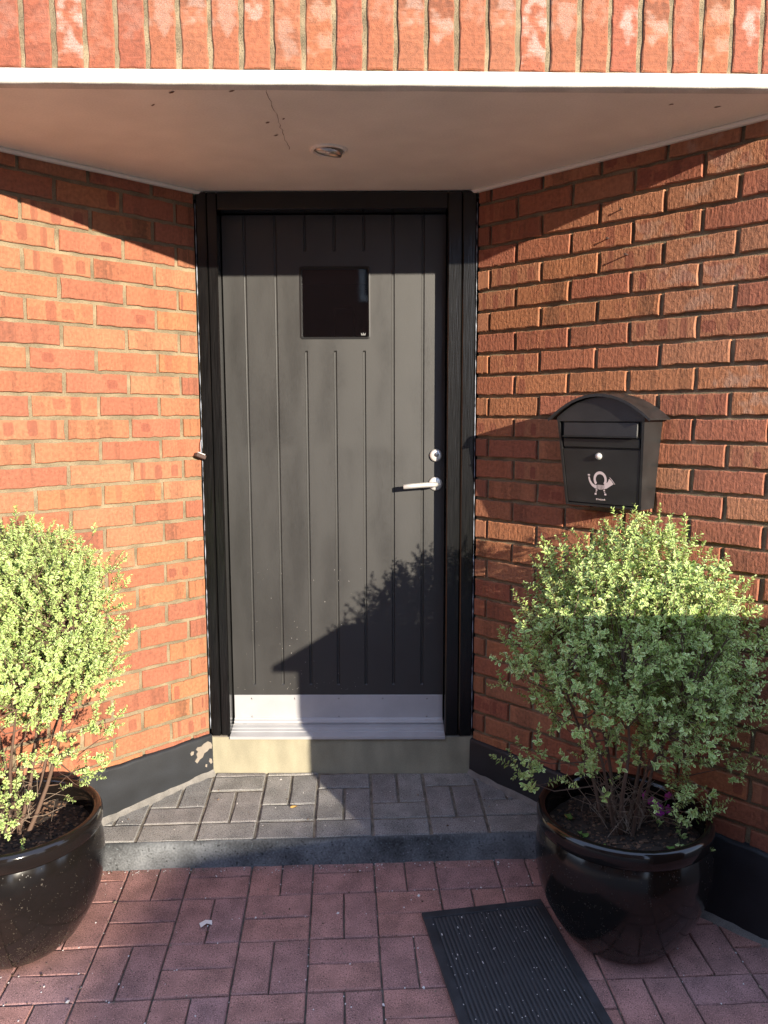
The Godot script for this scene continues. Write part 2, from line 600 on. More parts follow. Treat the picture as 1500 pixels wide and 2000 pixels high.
func pot(label: String, at: Vector3, sd: int) -> Node3D:
	var t := thing("glazed_pot", label, "plant pot", at, sd * 0.9, "glazed pots beside the door")
	var body := [Vector2(0.0, 0.012), Vector2(0.118, 0.012), Vector2(0.123, 0.0), Vector2(0.138, 0.0), Vector2(0.150, 0.008), Vector2(0.176, 0.034), Vector2(0.203, 0.075), Vector2(0.228, 0.122), Vector2(0.246, 0.172), Vector2(0.256, 0.222), Vector2(0.259, 0.268), Vector2(0.256, 0.308), Vector2(0.249, 0.338), Vector2(0.245, 0.350)]
	part(t, "body", lathe(body, 72, 0.012), M.glaze)
	var rim := [Vector2(0.243, 0.349), Vector2(0.2475, 0.3495), Vector2(0.2535, 0.354), Vector2(0.2565, 0.364), Vector2(0.2575, 0.380), Vector2(0.2565, 0.394), Vector2(0.2520, 0.403), Vector2(0.2450, 0.4075), Vector2(0.2370, 0.4065), Vector2(0.2300, 0.401), Vector2(0.2265, 0.390), Vector2(0.2255, 0.36), Vector2(0.2275, 0.27)]
	part(t, "rim", lathe(rim, 72, 0.006), M.glaze_rim)
	var n := FastNoiseLite.new()
	n.seed = sd
	n.frequency = 9.0
	n.fractal_octaves = 3
	var s := begin()
	s.set_smooth_group(1)
	var at_ := func(i: int, k: int) -> Vector3:
		var rr := 0.227 * i / 18.0
		var a := TAU * k / 48.0
		var p := Vector3(cos(a) * rr, 0, -sin(a) * rr)
		p.y = 0.335 + n.get_noise_2d(p.x, p.z) * 0.016 + 0.012 * (1.0 - i / 18.0) + n.get_noise_2d(p.x * 6.0, p.z * 6.0) * 0.006
		return p
	for i in 18:
		for k in 48:
			quad(s, at_.call(i, k), at_.call(i + 1, k), at_.call(i + 1, (k + 1) % 48), at_.call(i, (k + 1) % 48))
	part(t, "soil", done(s), M.soil)
	for c in 3:
		var list := []
		for k in 420:
			var rr := 0.22 * sqrt(rng.randf())
			var a := rng.randf() * TAU
			var p := Vector3(cos(a) * rr, 0, sin(a) * rr)
			p.y = 0.337 + n.get_noise_2d(p.x, p.z) * 0.016 + 0.012 * (1.0 - rr / 0.227)
			var sz := rng.randf_range(0.0022, 0.0062) * (1.0 if rng.randf() < 0.85 else 1.7)
			list.append(Transform3D(Basis.from_euler(Vector3(rng.randf() * 6, rng.randf() * 6, rng.randf() * 6)).scaled(Vector3(sz, sz * 0.7, sz * 1.2)), p))
		scatter(t, "soil_crumbs", crumb(sd * 7 + c), [M.soil_dark, M.soil_mid, M.bark][c], list)
	return t

# ---------------------------------------------------------------- the scene
func _ready() -> void:
	rng.seed = 4711
	# camera
	var cam := Camera3D.new()
	cam.name = "camera"
	cam.fov = 65.52
	cam.near = 0.05
	cam.far = 500.0
	cam.transform = Transform3D(Basis(Vector3(0.999983, -0.002738, -0.005057), Vector3(0.002102, 0.992555, -0.121779), Vector3(0.005352, 0.121766, 0.992544)).orthonormalized(), Vector3(0.18433, 1.23574, 2.95201))
	add_child(cam)
	cam.current = true
	# sky and exposure
	var sky_mat := ProceduralSkyMaterial.new()
	sky_mat.sky_top_color = Color(0.50, 0.57, 0.70)
	sky_mat.sky_horizon_color = Color(0.58, 0.63, 0.70)
	sky_mat.sky_curve = 0.12
	sky_mat.ground_bottom_color = Color(0.22, 0.20, 0.19)
	sky_mat.ground_horizon_color = Color(0.5, 0.5, 0.5)
	sky_mat.sun_angle_max = 1.0
	var sky := Sky.new()
	sky.sky_material = sky_mat
	var env := Environment.new()
	env.background_mode = Environment.BG_SKY
	env.sky = sky
	env.background_energy_multiplier = 1.95
	env.tonemap_mode = Environment.TONE_MAPPER_LINEAR
	env.tonemap_exposure = 2.4
	env.sdfgi_enabled = true
	env.ssao_enabled = true
	env.ssil_enabled = true
	var we := WorldEnvironment.new()
	we.name = "environment"
	we.environment = env
	add_child(we)
	# the low sun, over the viewer's right shoulder
	var sun := DirectionalLight3D.new()
	sun.name = "sun"
	sun.light_energy = 1.52
	sun.light_color = Color(1.0, 0.95, 0.87)
	sun.light_angular_distance = 0.5
	sun.shadow_enabled = true
	add_child(sun)
	sun.look_at_from_position(SUN, Vector3.ZERO)

	make_materials()
	brick_atlas()
	for c in 64:
		brick_meshes.append(brick_mesh(c, 0.215, 0.0645))
	build_ground()
	build_walls()
	build_soffit()
	build_surroundings()
	build_frame()
	build_door()
	build_mailbox()
	build_pots()
	build_small()

func make_materials() -> void:
	var g_mortar := grain(512, 21, 0.35, 0.5, 0.22, 0.2)
	var g_paver := grain(512, 31, 0.22, 0.46, 0.25, 0.26)
	var g_fine := grain(512, 41, 0.05, 0.05, 0.0, 0.0, 1.0, 0.95)
	var g_plaster := grain(512, 51, 0.12, 0.10, 0.03, 0.0, 3.0, 0.90)
	var g_streak := grain(512, 61, 0.25, 0.55, 0.0, 0.0, 32.0)
	var g_paint := grain(512, 71, 0.30, 0.20, 0.0, 0.11, 1.0)
	var g_kerb := grain(512, 95, 0.75, 0.35, 0.2, 0.2, 1.0, 0.72)
	var g_wear := grain(512, 91, 0.36, 0.12, 0.0, 0.0, 4.0)
	grained(mat("mortar", Color(0.35, 0.275, 0.17), 0.95), g_mortar, 3.1, 0.25)
	var reds := [Color(0.51, 0.265, 0.23), Color(0.475, 0.25, 0.22), Color(0.53, 0.275, 0.235), Color(0.465, 0.255, 0.235), Color(0.55, 0.275, 0.225)]
	for i in reds.size():
		var m := grained(mat("red_paver_%d" % i, reds[i], 0.86), g_paver, 2.3, 0.10)
		m.uv1_offset = Vector3(i * 0.37, i * 0.21, i * 0.53)
	var greys := [Color(0.36, 0.345, 0.325), Color(0.33, 0.32, 0.31), Color(0.39, 0.37, 0.345), Color(0.35, 0.325, 0.31)]
	for i in greys.size():
		var m := grained(mat("grey_paver_%d" % i, greys[i], 0.85), g_paver, 2.1, 0.08)
		m.uv1_offset = Vector3(i * 0.31, i * 0.17, i * 0.43)
	grained(mat("joint_sand", Color(0.24, 0.195, 0.16), 0.95), g_mortar, 5.0, 0.4)
	grained(mat("joint_cement", Color(0.30, 0.26, 0.21), 0.95), g_mortar, 5.0, 0.4)
	grained(mat("kerb_concrete", Color(0.17, 0.178, 0.185), 0.9), g_kerb, 0.9, 0.12)
	grained(mat("cement_fillet", Color(0.30, 0.28, 0.255), 0.92), g_mortar, 4.0, 0.3)
	grained(mat("plinth_paint", Color(0.022, 0.025, 0.031), 0.55), g_paint, 2.0, 0.10)
	grained(mat("bare_plaster", Color(0.31, 0.265, 0.215), 0.9), g_plaster, 5.0, 0.2)
	grained(mat("riser_paint", Color(0.36, 0.325, 0.225), 0.75), g_plaster, 3.0, 0.06)
	grained(mat("soffit_paint", Color(0.93, 0.885, 0.785), 0.45), g_fine, 1.1, 0.03)
	grained(mat("white_paint", Color(0.74, 0.715, 0.64), 0.5), g_plaster, 2.2, 0.05)
	var dpm := grained(mat("door_paint", Color(0.028, 0.027, 0.0255), 0.62), g_fine, 1.3, 0.012)
	dpm.metallic_specular = 0.58
	dpm.roughness_texture = g_wear[0]
	grained(mat("frame_paint", Color(0.009, 0.009, 0.009), 0.22), g_streak, 2.0, 0.035).metallic_specular = 0.5
	grained(mat("forecourt", Color(0.24, 0.22, 0.20), 0.9), g_paver, 1.3, 0.0)
	mat("gasket", Color(0.015, 0.015, 0.016), 0.5)
	var al := grained(mat("aluminium", Color(0.52, 0.52, 0.53), 0.42, 0.35), g_fine, 2.0, 0.0)
	al.metallic_specular = 0.5
	mat("steel", Color(0.78, 0.76, 0.72), 0.36, 0.6)
	mat("dull_steel", Color(0.35, 0.34, 0.34), 0.35, 1.0)
	mat("caulk", Color(0.30, 0.33, 0.39), 0.6)
	grained(mat("box_paint", Color(0.027, 0.027, 0.027), 0.46), g_paint, 3.0, 0.02)
	mat("print_grey", Color(0.60, 0.49, 0.48), 0.6)
	grained(mat("rubber", Color(0.036, 0.037, 0.042), 0.75), g_paint, 3.0, 0.1)
	mat("dusty_rubber", Color(0.042, 0.043, 0.047), 0.8)
	mat("stem", Color(0.115, 0.068, 0.045), 0.85)
	mat("dry_twig", Color(0.22, 0.16, 0.115), 0.9)
	mat("soil", Color(0.030, 0.020, 0.014), 0.95)
	mat("soil_dark", Color(0.024, 0.017, 0.013), 0.95)
	mat("soil_mid", Color(0.075, 0.043, 0.026), 0.95)
	mat("bark", Color(0.15, 0.085, 0.05), 0.95)
	mat("petal", Color(0.30, 0.018, 0.24), 0.6)
	mat("seedling", Color(0.10, 0.19, 0.035), 0.6)
	mat("paper", Color(0.75, 0.70, 0.66), 0.8)
	mat("yellow_leaf", Color(0.62, 0.36, 0.10), 0.7)
	mat("chip", Color(0.62, 0.58, 0.55), 0.8)
	mat("etched", Color(0.16, 0.16, 0.16), 0.8)
	mat("dead_leaf", Color(0.25, 0.10, 0.04), 0.8)
	mat("paint_chip", Color(0.16, 0.085, 0.05), 0.9)
	mat("interior", Color(0.03, 0.03, 0.036), 0.9)
	mat("interior_pale", Color(0.35, 0.34, 0.33), 0.9)
	mat("roof_tile", Color(0.10, 0.07, 0.06), 0.9)
	mat("far_brick", Color(0.22, 0.10, 0.065), 0.9)
	mat("timber", Color(0.12, 0.075, 0.045), 0.8)
	mat("brown_plastic", Color(0.07, 0.042, 0.034), 0.6)
	mat("lamp_metal", Color(0.55, 0.52, 0.48), 0.3, 0.9)
	mat("lamp_dark", Color(0.05, 0.045, 0.04), 0.6)
	var glass := mat("glass", Color(0.001, 0.0012, 0.0015), 0.03)
	glass.albedo_color.a = 0.22
	glass.transparency = BaseMaterial3D.TRANSPARENCY_ALPHA
	var lens := mat("lens", Color(0.9, 0.9, 0.9), 0.08)
	lens.albedo_color.a = 0.2
	lens.transparency = BaseMaterial3D.TRANSPARENCY_ALPHA
	var lf := mat("leaf", Color(1, 1, 1), 0.5)
	lf.vertex_color_use_as_albedo = true
	lf.backlight_enabled = true
	lf.backlight = lin(0.22, 0.28, 0.05)
	lf.cull_mode = BaseMaterial3D.CULL_DISABLED
	# glaze with splashed mud and dust toward the foot
	var W := 1024
	var H := 256
	var a := noise_bytes(W, H, 0.3, 81, 2)
	var b := noise_bytes(W, H, 0.03, 82, 3)
	var c := noise_bytes(W, H, 0.14, 83, 2)
	var col := PackedByteArray(); col.resize(W * H * 3)
	var rou := PackedByteArray(); rou.resize(W * H)
	for y in H:
		var v := y / 255.0
		for x in W:
			var i := y * W + x
			var dust := 0.0
			var cover := clampf((0.72 - v) * 0.62, 0.0, 0.36)
			if a[i] / 255.0 * 0.6 + c[i] / 255.0 * 0.4 > 0.80 - cover + (b[i] / 255.0 - 0.5) * 0.35:
				dust = 0.25 + 0.5 * (c[i] / 255.0)
			var q := Vector3(0.085, 0.072, 0.064).lerp(Vector3(0.46, 0.40, 0.31), dust * 0.62)
			col[i * 3] = int(q.x * 255)
			col[i * 3 + 1] = int(q.y * 255)
			col[i * 3 + 2] = int(q.z * 255)
			rou[i] = int(clampf(0.09 + (b[i] / 255.0) * 0.10 + dust * 0.9, 0, 1) * 255)
	var gl := mat("glaze", Color(1, 1, 1), 1.0)
	gl.albedo_texture = texture(W, H, col)
	gl.roughness_texture = texture(W, H, rou, Image.FORMAT_L8)
	var gr := mat("glaze_rim", Color(0.009, 0.007, 0.006), 0.10)
	gr.metallic_specular = 0.5

func build_ground() -> void:
	# the wide paved forecourt that runs on to the horizon
	var g := setting("ground")
	var s := begin()
	s.set_smooth_group(-1)
	var zs := [-60.0, 0.3, 0.6, 1.9, 6.0, 150.0]
	for i in zs.size() - 1:
		quad(s, Vector3(-150, ground_y(zs[i]) - 0.0075, zs[i]), Vector3(-150, ground_y(zs[i + 1]) - 0.0075, zs[i + 1]), Vector3(150, ground_y(zs[i + 1]) - 0.0075, zs[i + 1]), Vector3(150, ground_y(zs[i]) - 0.0075, zs[i]))
	part(g, "joint_sand", done(s), M.joint_sand)
	s = begin()
	var y1 := ground_y(2.0) - 0.004
	for q in [[-150.0, 150.0, 1.92, 150.0], [-150.0, -1.72, 0.9, 1.92], [1.72, 150.0, 0.9, 1.92]]:
		quad(s, Vector3(q[0], y1, q[2]), Vector3(q[0], y1, q[3]), Vector3(q[1], y1, q[3]), Vector3(q[1], y1, q[2]))
	part(g, "far_paving", done(s), M.forecourt)
	var pv := setting("pavement")
	var reds := []
	for i in 5: reds.append(M["red_paver_%d" % i])
	var turn := 0.0584
	var e := Vector2(cos(turn), -sin(turn))
	# everything in front of the step and between the splayed walls
	var region := PackedVector2Array([Vector2(-0.86, 0.452), Vector2(0.80, 0.374), Vector2(1.34, 0.86), Vector2(1.72, 0.91), Vector2(1.72, 1.92), Vector2(-1.72, 1.92), Vector2(-1.72, 0.91), Vector2(-1.34, 0.86)])
	var mod := 0.2048
	for i in range(-8, 11):
		for j in range(-2, 8):
			var x := i * mod
			var z := j * mod
			if (i + j) % 2 == 0:
				for k in 2:
					pave(pv, Rect2(x, z + k * mod * 0.5, mod, mod * 0.5), Vector2(-0.267, 0.586), turn, region, ground_y, reds, rng.randf_range(0.003, 0.0055))
			else:
				for k in 2:
					pave(pv, Rect2(x + k * mod * 0.5, z, mod * 0.5, mod), Vector2(-0.267, 0.586), turn, region, ground_y, reds, rng.randf_range(0.003, 0.0055))
	# the raised step of grey pavers
	var st := setting("entrance_step")
	var front := func(x: float) -> float: return 0.425 - 0.045 * (x + 0.3)
	var edge := 0.052   # width of the concrete edging
	var sr := PackedVector2Array([Vector2(-0.51, 0.012), Vector2(0.51, 0.012), Vector2(0.845, front.call(0.85) - 0.004), Vector2(-0.925, front.call(-0.92) - 0.004)])
	var greys := []
	for i in 4: greys.append(M["grey_paver_%d" % i])
	var gm := 0.2
	var o2 := Vector2(-0.070, 0.425 - 0.045 * 0.23 - 0.001)
	for c in range(-5, 6):
		var y := 0.0
		var seq: Array = ["H", "H", "V", "H", "H"] if posmod(c, 2) == 1 else ["H", "V", "H", "H", "V"]
		var x := c * gm
		for kind in seq:
			if kind == "H":
				pave(st, Rect2(x, -y - 0.098, gm, 0.098), o2, 0.045, sr, step_y, greys, 0.009)
				y += 0.098
			else:
				for k in 2:
					pave(st, Rect2(x + k * gm * 0.5, -y - 0.196, gm * 0.5, 0.196), o2, 0.045, sr, step_y, greys, 0.009)
				y += 0.196
	s = begin()
	s.set_smooth_group(-1)
	var fl := Vector3(-0.93, 0, front.call(-0.93))
	var fr := Vector3(0.86, 0, front.call(0.86))
	var tl := step_y(fl.z) - 0.005
	var tr := step_y(fr.z) - 0.005
	quad(s, Vector3(fl.x, tl, fl.z), Vector3(fr.x, tr, fr.z), Vector3(0.5, step_y(0) - 0.005, 0), Vector3(-0.5, step_y(0) - 0.005, 0))
	part(st, "joint_cement", done(s), M.joint_cement)
	# riser: a rendered face, a little bowed and uneven
	s = begin()
	s.set_smooth_group(1)
	var n := FastNoiseLite.new()
	n.seed = 5
	n.frequency = 4.0
	var cols := 60
	var rows := [[0.0, 0.0], [0.005, -0.003], [0.011, -0.012], [0.012, -0.05], [0.016, -0.11], [0.016, -0.2]]
	var at := func(i: int, j: int) -> Vector3:
		var x := lerpf(fl.x, fr.x, float(i) / cols)
		var w := n.get_noise_2d(x, j * 0.15) * 0.006
		return Vector3(x, step_y(front.call(x)) - 0.0005 + rows[j][1] + n.get_noise_2d(x * 2.0, 7.0) * 0.002, front.call(x) + rows[j][0] + w * (1.0 if j > 0 else 0.0))
	for i in cols:
		for j in rows.size() - 1:
			quad(s, at.call(i, j + 1), at.call(i + 1, j + 1), at.call(i + 1, j), at.call(i, j))
	part(st, "riser", done(s), M.kerb_concrete)

func build_walls() -> void:
	var lw := brick_wall("sunlit orange brick wall slanting left of the door", Vector3(-HALF, 0, 0), PI / 4, -1, 1.7472, 0.2235, [0.165, 0.078, -0.0235], 0.004)
	var rw := brick_wall("rough red brick wall with deep joints behind the black mailbox", Vector3(HALF, 0, 0), -PI / 4, 1, 1.6703, 0.2165, [0.171, 0.057, 0.0], -0.008)
	for side in [-1, 1]:
		var w: Node3D = lw if side < 0 else rw
		var top := 0.010 if side < 0 else -0.006
		# painted plinth: a slightly wavy render coat standing proud of the bricks
		var s := begin()
		s.set_smooth_group(1)
		var n := FastNoiseLite.new()
		n.seed = 40 + side
		n.frequency = 3.0
		var cols := 48
		var prof := [[0.0, -0.012], [0.0, 0.004], [-0.004, 0.0105], [-0.012, 0.013], [-0.14, 0.014], [-0.34, 0.016]]
		var at := func(i: int, j: int) -> Vector3:
			var x := lerpf(0.0, 1.285, float(i) / cols)
			return Vector3(side * x, top - 0.022 * x * (1.0 if side > 0 else 0.0) + prof[j][0] + n.get_noise_2d(x * 3.0, 1.0) * 0.004, prof[j][1] + n.get_noise_2d(x * 2.0, j * 0.8) * 0.0022)
		for i in cols:
			for j in prof.size() - 1:
				if side > 0: quad(s, at.call(i, j + 1), at.call(i + 1, j + 1), at.call(i + 1, j), at.call(i, j))
				else: quad(s, at.call(i + 1, j + 1), at.call(i, j + 1), at.call(i, j), at.call(i + 1, j))
		var pl := part(w, "plinth", done(s), M.plinth_paint)
		# cement fillet where plinth meets paving
		s = begin()
		s.set_smooth_group(1)
		for i in cols:
			var q := []
			for e in [i, i + 1]:
				var x: float = 1.285 * e / cols
				var d: float = x * 0.7071
				var fy := step_y(d) if d < 0.40 else ground_y(d)
				var j: float = n.get_noise_2d(x * 6.0, 9.0) * 0.006
				q.append(Vector3(side * x, fy + 0.014 + j, 0.0145))
				q.append(Vector3(side * x, fy + 0.004 + j * 0.6, 0.022 + j))
				q.append(Vector3(side * x, fy - 0.012, 0.036 + j * 1.5))
			for k in 2:
				if side > 0: quad(s, q[k + 1], q[k + 4], q[k + 3], q[k])
				else: quad(s, q[k + 4], q[k + 1], q[k], q[k + 3])
		part(w, "cement_fillet", done(s), M.cement_fillet)
		if side < 0:
			# where the paint has come away beside the step
			var outlines := [
				PackedVector2Array([Vector2(-0.010, -0.018), Vector2(-0.022, -0.010), Vector2(-0.040, -0.014), Vector2(-0.052, -0.022), Vector2(-0.068, -0.020), Vector2(-0.075, -0.028), Vector2(-0.066, -0.038), Vector2(-0.074, -0.046), Vector2(-0.070, -0.060), Vector2(-0.081, -0.072), Vector2(-0.072, -0.083), Vector2(-0.060, -0.071), Vector2(-0.047, -0.066), Vector2(-0.040, -0.052), Vector2(-0.026, -0.048), Vector2(-0.016, -0.040), Vector2(-0.007, -0.044), Vector2(-0.004, -0.030)]),
				PackedVector2Array([Vector2(-0.084, -0.032), Vector2(-0.093, -0.029), Vector2(-0.100, -0.036), Vector2(-0.097, -0.045), Vector2(-0.087, -0.043)]),
				PackedVector2Array([Vector2(-0.008, -0.085), Vector2(-0.016, -0.080), Vector2(-0.020, -0.092), Vector2(-0.012, -0.104), Vector2(-0.005, -0.100)]),
				PackedVector2Array([Vector2(-0.028, -0.101), Vector2(-0.034, -0.098), Vector2(-0.038, -0.106), Vector2(-0.031, -0.112)])]
			for o in outlines:
				s = begin()
				s.set_smooth_group(-1)
				var idx := Geometry2D.triangulate_polygon(o)
				for k in range(0, idx.size(), 3):
					var v := []
					for m in 3: v.append(Vector3(o[idx[k + m]].x, o[idx[k + m]].y, 0.0162))
					if (v[1] - v[0]).cross(v[2] - v[0]).z > 0: tri(s, v[0], v[1], v[2])
					else: tri(s, v[0], v[2], v[1])
				for k in o.size():
					var a: Vector2 = o[k]
					var b: Vector2 = o[(k + 1) % o.size()]
					quad(s, Vector3(a.x, a.y, 0.012), Vector3(b.x, b.y, 0.012), Vector3(b.x, b.y, 0.0162), Vector3(a.x, a.y, 0.0162))
				part(pl, "bare_patch", done(s), M.bare_plaster)

func build_soffit() -> void:
	# lintel of upright bricks across the mouth of the porch
	var turn := 0.0311
	var lt := thing("brick_lintel", "row of upright bricks with white bloom above the porch", "lintel", Vector3(0, SOFFIT, 0.908), turn)
	part(lt, "mortar", box_mesh(Vector3(3.4, 0.9, 0.12), 0.001), M.mortar, Vector3(0, 0.031 + 0.45, -0.0065 - 0.06))
	var x := -1.70
	while x < 1.70:
		var cell := 44 + rng.randi() % 20
		var o := part(lt, "brick", brick_meshes[cell], M.brick, Vector3(x + rng.randf_range(-0.0015, 0.0015), 0.036 + 0.1075, rng.randf_range(-0.002, 0.0015)))
		o.rotation = Vector3(rng.randf_range(-0.006, 0.006), rng.randf_range(-0.02, 0.02), PI / 2 + rng.randf_range(-0.006, 0.006))
		x += 0.0747
	for k in 5:
		var bx := -1.70 + (0.11 if k % 2 == 0 else 0.0)
		while bx < 1.7:
			part(lt, "brick", brick_meshes[rng.randi() % 44], M.brick, Vector3(bx, 0.036 + 0.215 + 0.01 + 0.0325 + k * COURSE, rng.randf_range(-0.002, 0.001)))
			bx += 0.225
	# soffit of painted boards
	var so := thing("porch_soffit", "pinkish white painted board ceiling over the porch", "ceiling", Vector3(0, SOFFIT, 0))
	var front := func(xx: float) -> float: return 0.890 - 0.0311 * xx
	for b in [[-1.42, 1.42]]:
		var s := begin()
		s.set_smooth_group(-1)
		var lo := 0.0 if b[0] < -1.0 else 0.0007
		var P := [Vector3(b[0], lo, -0.12), Vector3(b[1], lo, -0.12), Vector3(b[1], lo, front.call(b[1])), Vector3(b[0], lo, front.call(b[0]))]
		var up := Vector3(0, 0.025, 0)
		quad(s, P[0], P[1], P[2], P[3])
		for k in 4:
			quad(s, P[k], P[k] + up, P[(k + 1) % 4] + up, P[(k + 1) % 4])
		quad(s, P[3] + up, P[2] + up, P[1] + up, P[0] + up)
		part(so, "board", done(s), M.soffit_paint)
	# fascia board
	var f := begin()
	var n := FastNoiseLite.new()
	n.seed = 8
	n.frequency = 5.0
	f.set_smooth_group(1)
	var at := func(i: int, j: int) -> Vector3:
		var xx := lerpf(-1.7, 1.7, i / 80.0)
		var q: Array = [[-0.002, 0.880], [-0.002, 0.912], [0.001, 0.916], [0.020, 0.917], [0.029, 0.9165], [0.0325, 0.912], [0.0325, 0.885]][j]
		return Vector3(xx, q[0] + n.get_noise_2d(xx, j * 1.0) * 0.0016, q[1] - 0.0311 * xx + n.get_noise_2d(xx, 20.0 + j) * 0.001)
	for i in 80:
		for j in 6:
			quad(f, at.call(i, j), at.call(i + 1, j), at.call(i + 1, j + 1), at.call(i, j + 1))
	part(so, "fascia", done(f), M.white_paint)
	# beads along the top of each brick wall
	for side in [-1, 1]:
		var s := begin()
		var u := Vector3(side * 0.7071, 0, 0.7071)
		var nn := Vector3(-side * 0.7071, 0, 0.7071)
		var p0 := Vector3(side * (HALF - 0.03), -0.006, -0.03) + nn * 0.004
		var b := Basis(u, Vector3.UP, u.cross(Vector3.UP))
		cbox(s, p0 + u * 0.66, Vector3(1.30, 0.013, 0.020), 0.004, b)
		part(so, "bead", done(s), M.soffit_paint)
	# hairline crack, filler and flaked spots in the paint
	var ck := begin()
	ck.set_smooth_group(-1)
	var prev := Vector3(-0.112, -0.0006, 0.890)
	for k in 22:
		var nx := Vector3(-0.112 + rng.randf_range(-0.004, 0.004), -0.0006, prev.z - 0.0205)
		var wd := Vector3(rng.randf_range(0.0003, 0.0008), 0, 0)
		quad(ck, prev - wd, prev + wd, nx + wd, nx - wd)
		prev = nx
	part(so, "crack", done(ck), M.paint_chip)
	for c in [[-0.419, 0.791, 0.009], [-0.144, 0.664, 0.008], [-0.135, 0.563, 0.009], [0.917, 0.778, 0.010], [-0.096, 0.69, 0.006], [1.044, 0.759, 0.010], [-0.35, 0.872, 0.012], [-0.20, 0.878, 0.014]]:
		var s := begin()
		s.set_smooth_group(-1)
		var ring := []
		var kk := 9
		for k in kk:
			var a := TAU * k / kk
			var r := rng.randf_range(0.35, 1.0)
			ring.append(Vector3(c[0] + cos(a) * c[2] * r, -0.0012, c[1] + sin(a) * 0.006 * r + cos(a) * 0.004))
		for k in range(1, kk - 1):
			tri(s, ring[0], ring[k], ring[k + 1])
		part(so, "flaked_spot", done(s), M.paint_chip)
	# recessed ceiling light, tilted in its ring, unlit
	var dl := thing("downlight", "small round recessed downlight in the porch ceiling, unlit", "light", Vector3(0.006, SOFFIT, 0.432))
	var ring := lathe([Vector2(0.043, 0.004), Vector2(0.0435, -0.003), Vector2(0.047, -0.0065), Vector2(0.053, -0.0055), Vector2(0.0575, -0.002), Vector2(0.058, 0.002)], 40)
	part(dl, "ring", ring, M.soffit_paint)
	var cup := part(dl, "lamp_cup", lathe([Vector2(0.0, 0.004), Vector2(0.012, 0.003), Vector2(0.026, -0.002), Vector2(0.036, -0.0075), Vector2(0.0405, -0.012), Vector2(0.0425, -0.011), Vector2(0.0425, -0.002)], 36), M.lamp_metal)
	cup.rotation = Vector3(0.12, 0, -0.20)
	var bulb := part(dl, "bulb", lathe([Vector2(0.0, -0.0125), Vector2(0.006, -0.0118), Vector2(0.0095, -0.008), Vector2(0.0105, -0.003), Vector2(0.0105, 0.003)], 20), M.lens)
	bulb.rotation = cup.rotation
	part(dl, "socket", lathe([Vector2(0.0, -0.0015), Vector2(0.014, -0.0015), Vector2(0.0145, 0.004)], 20), M.lamp_dark).rotation = cup.rotation

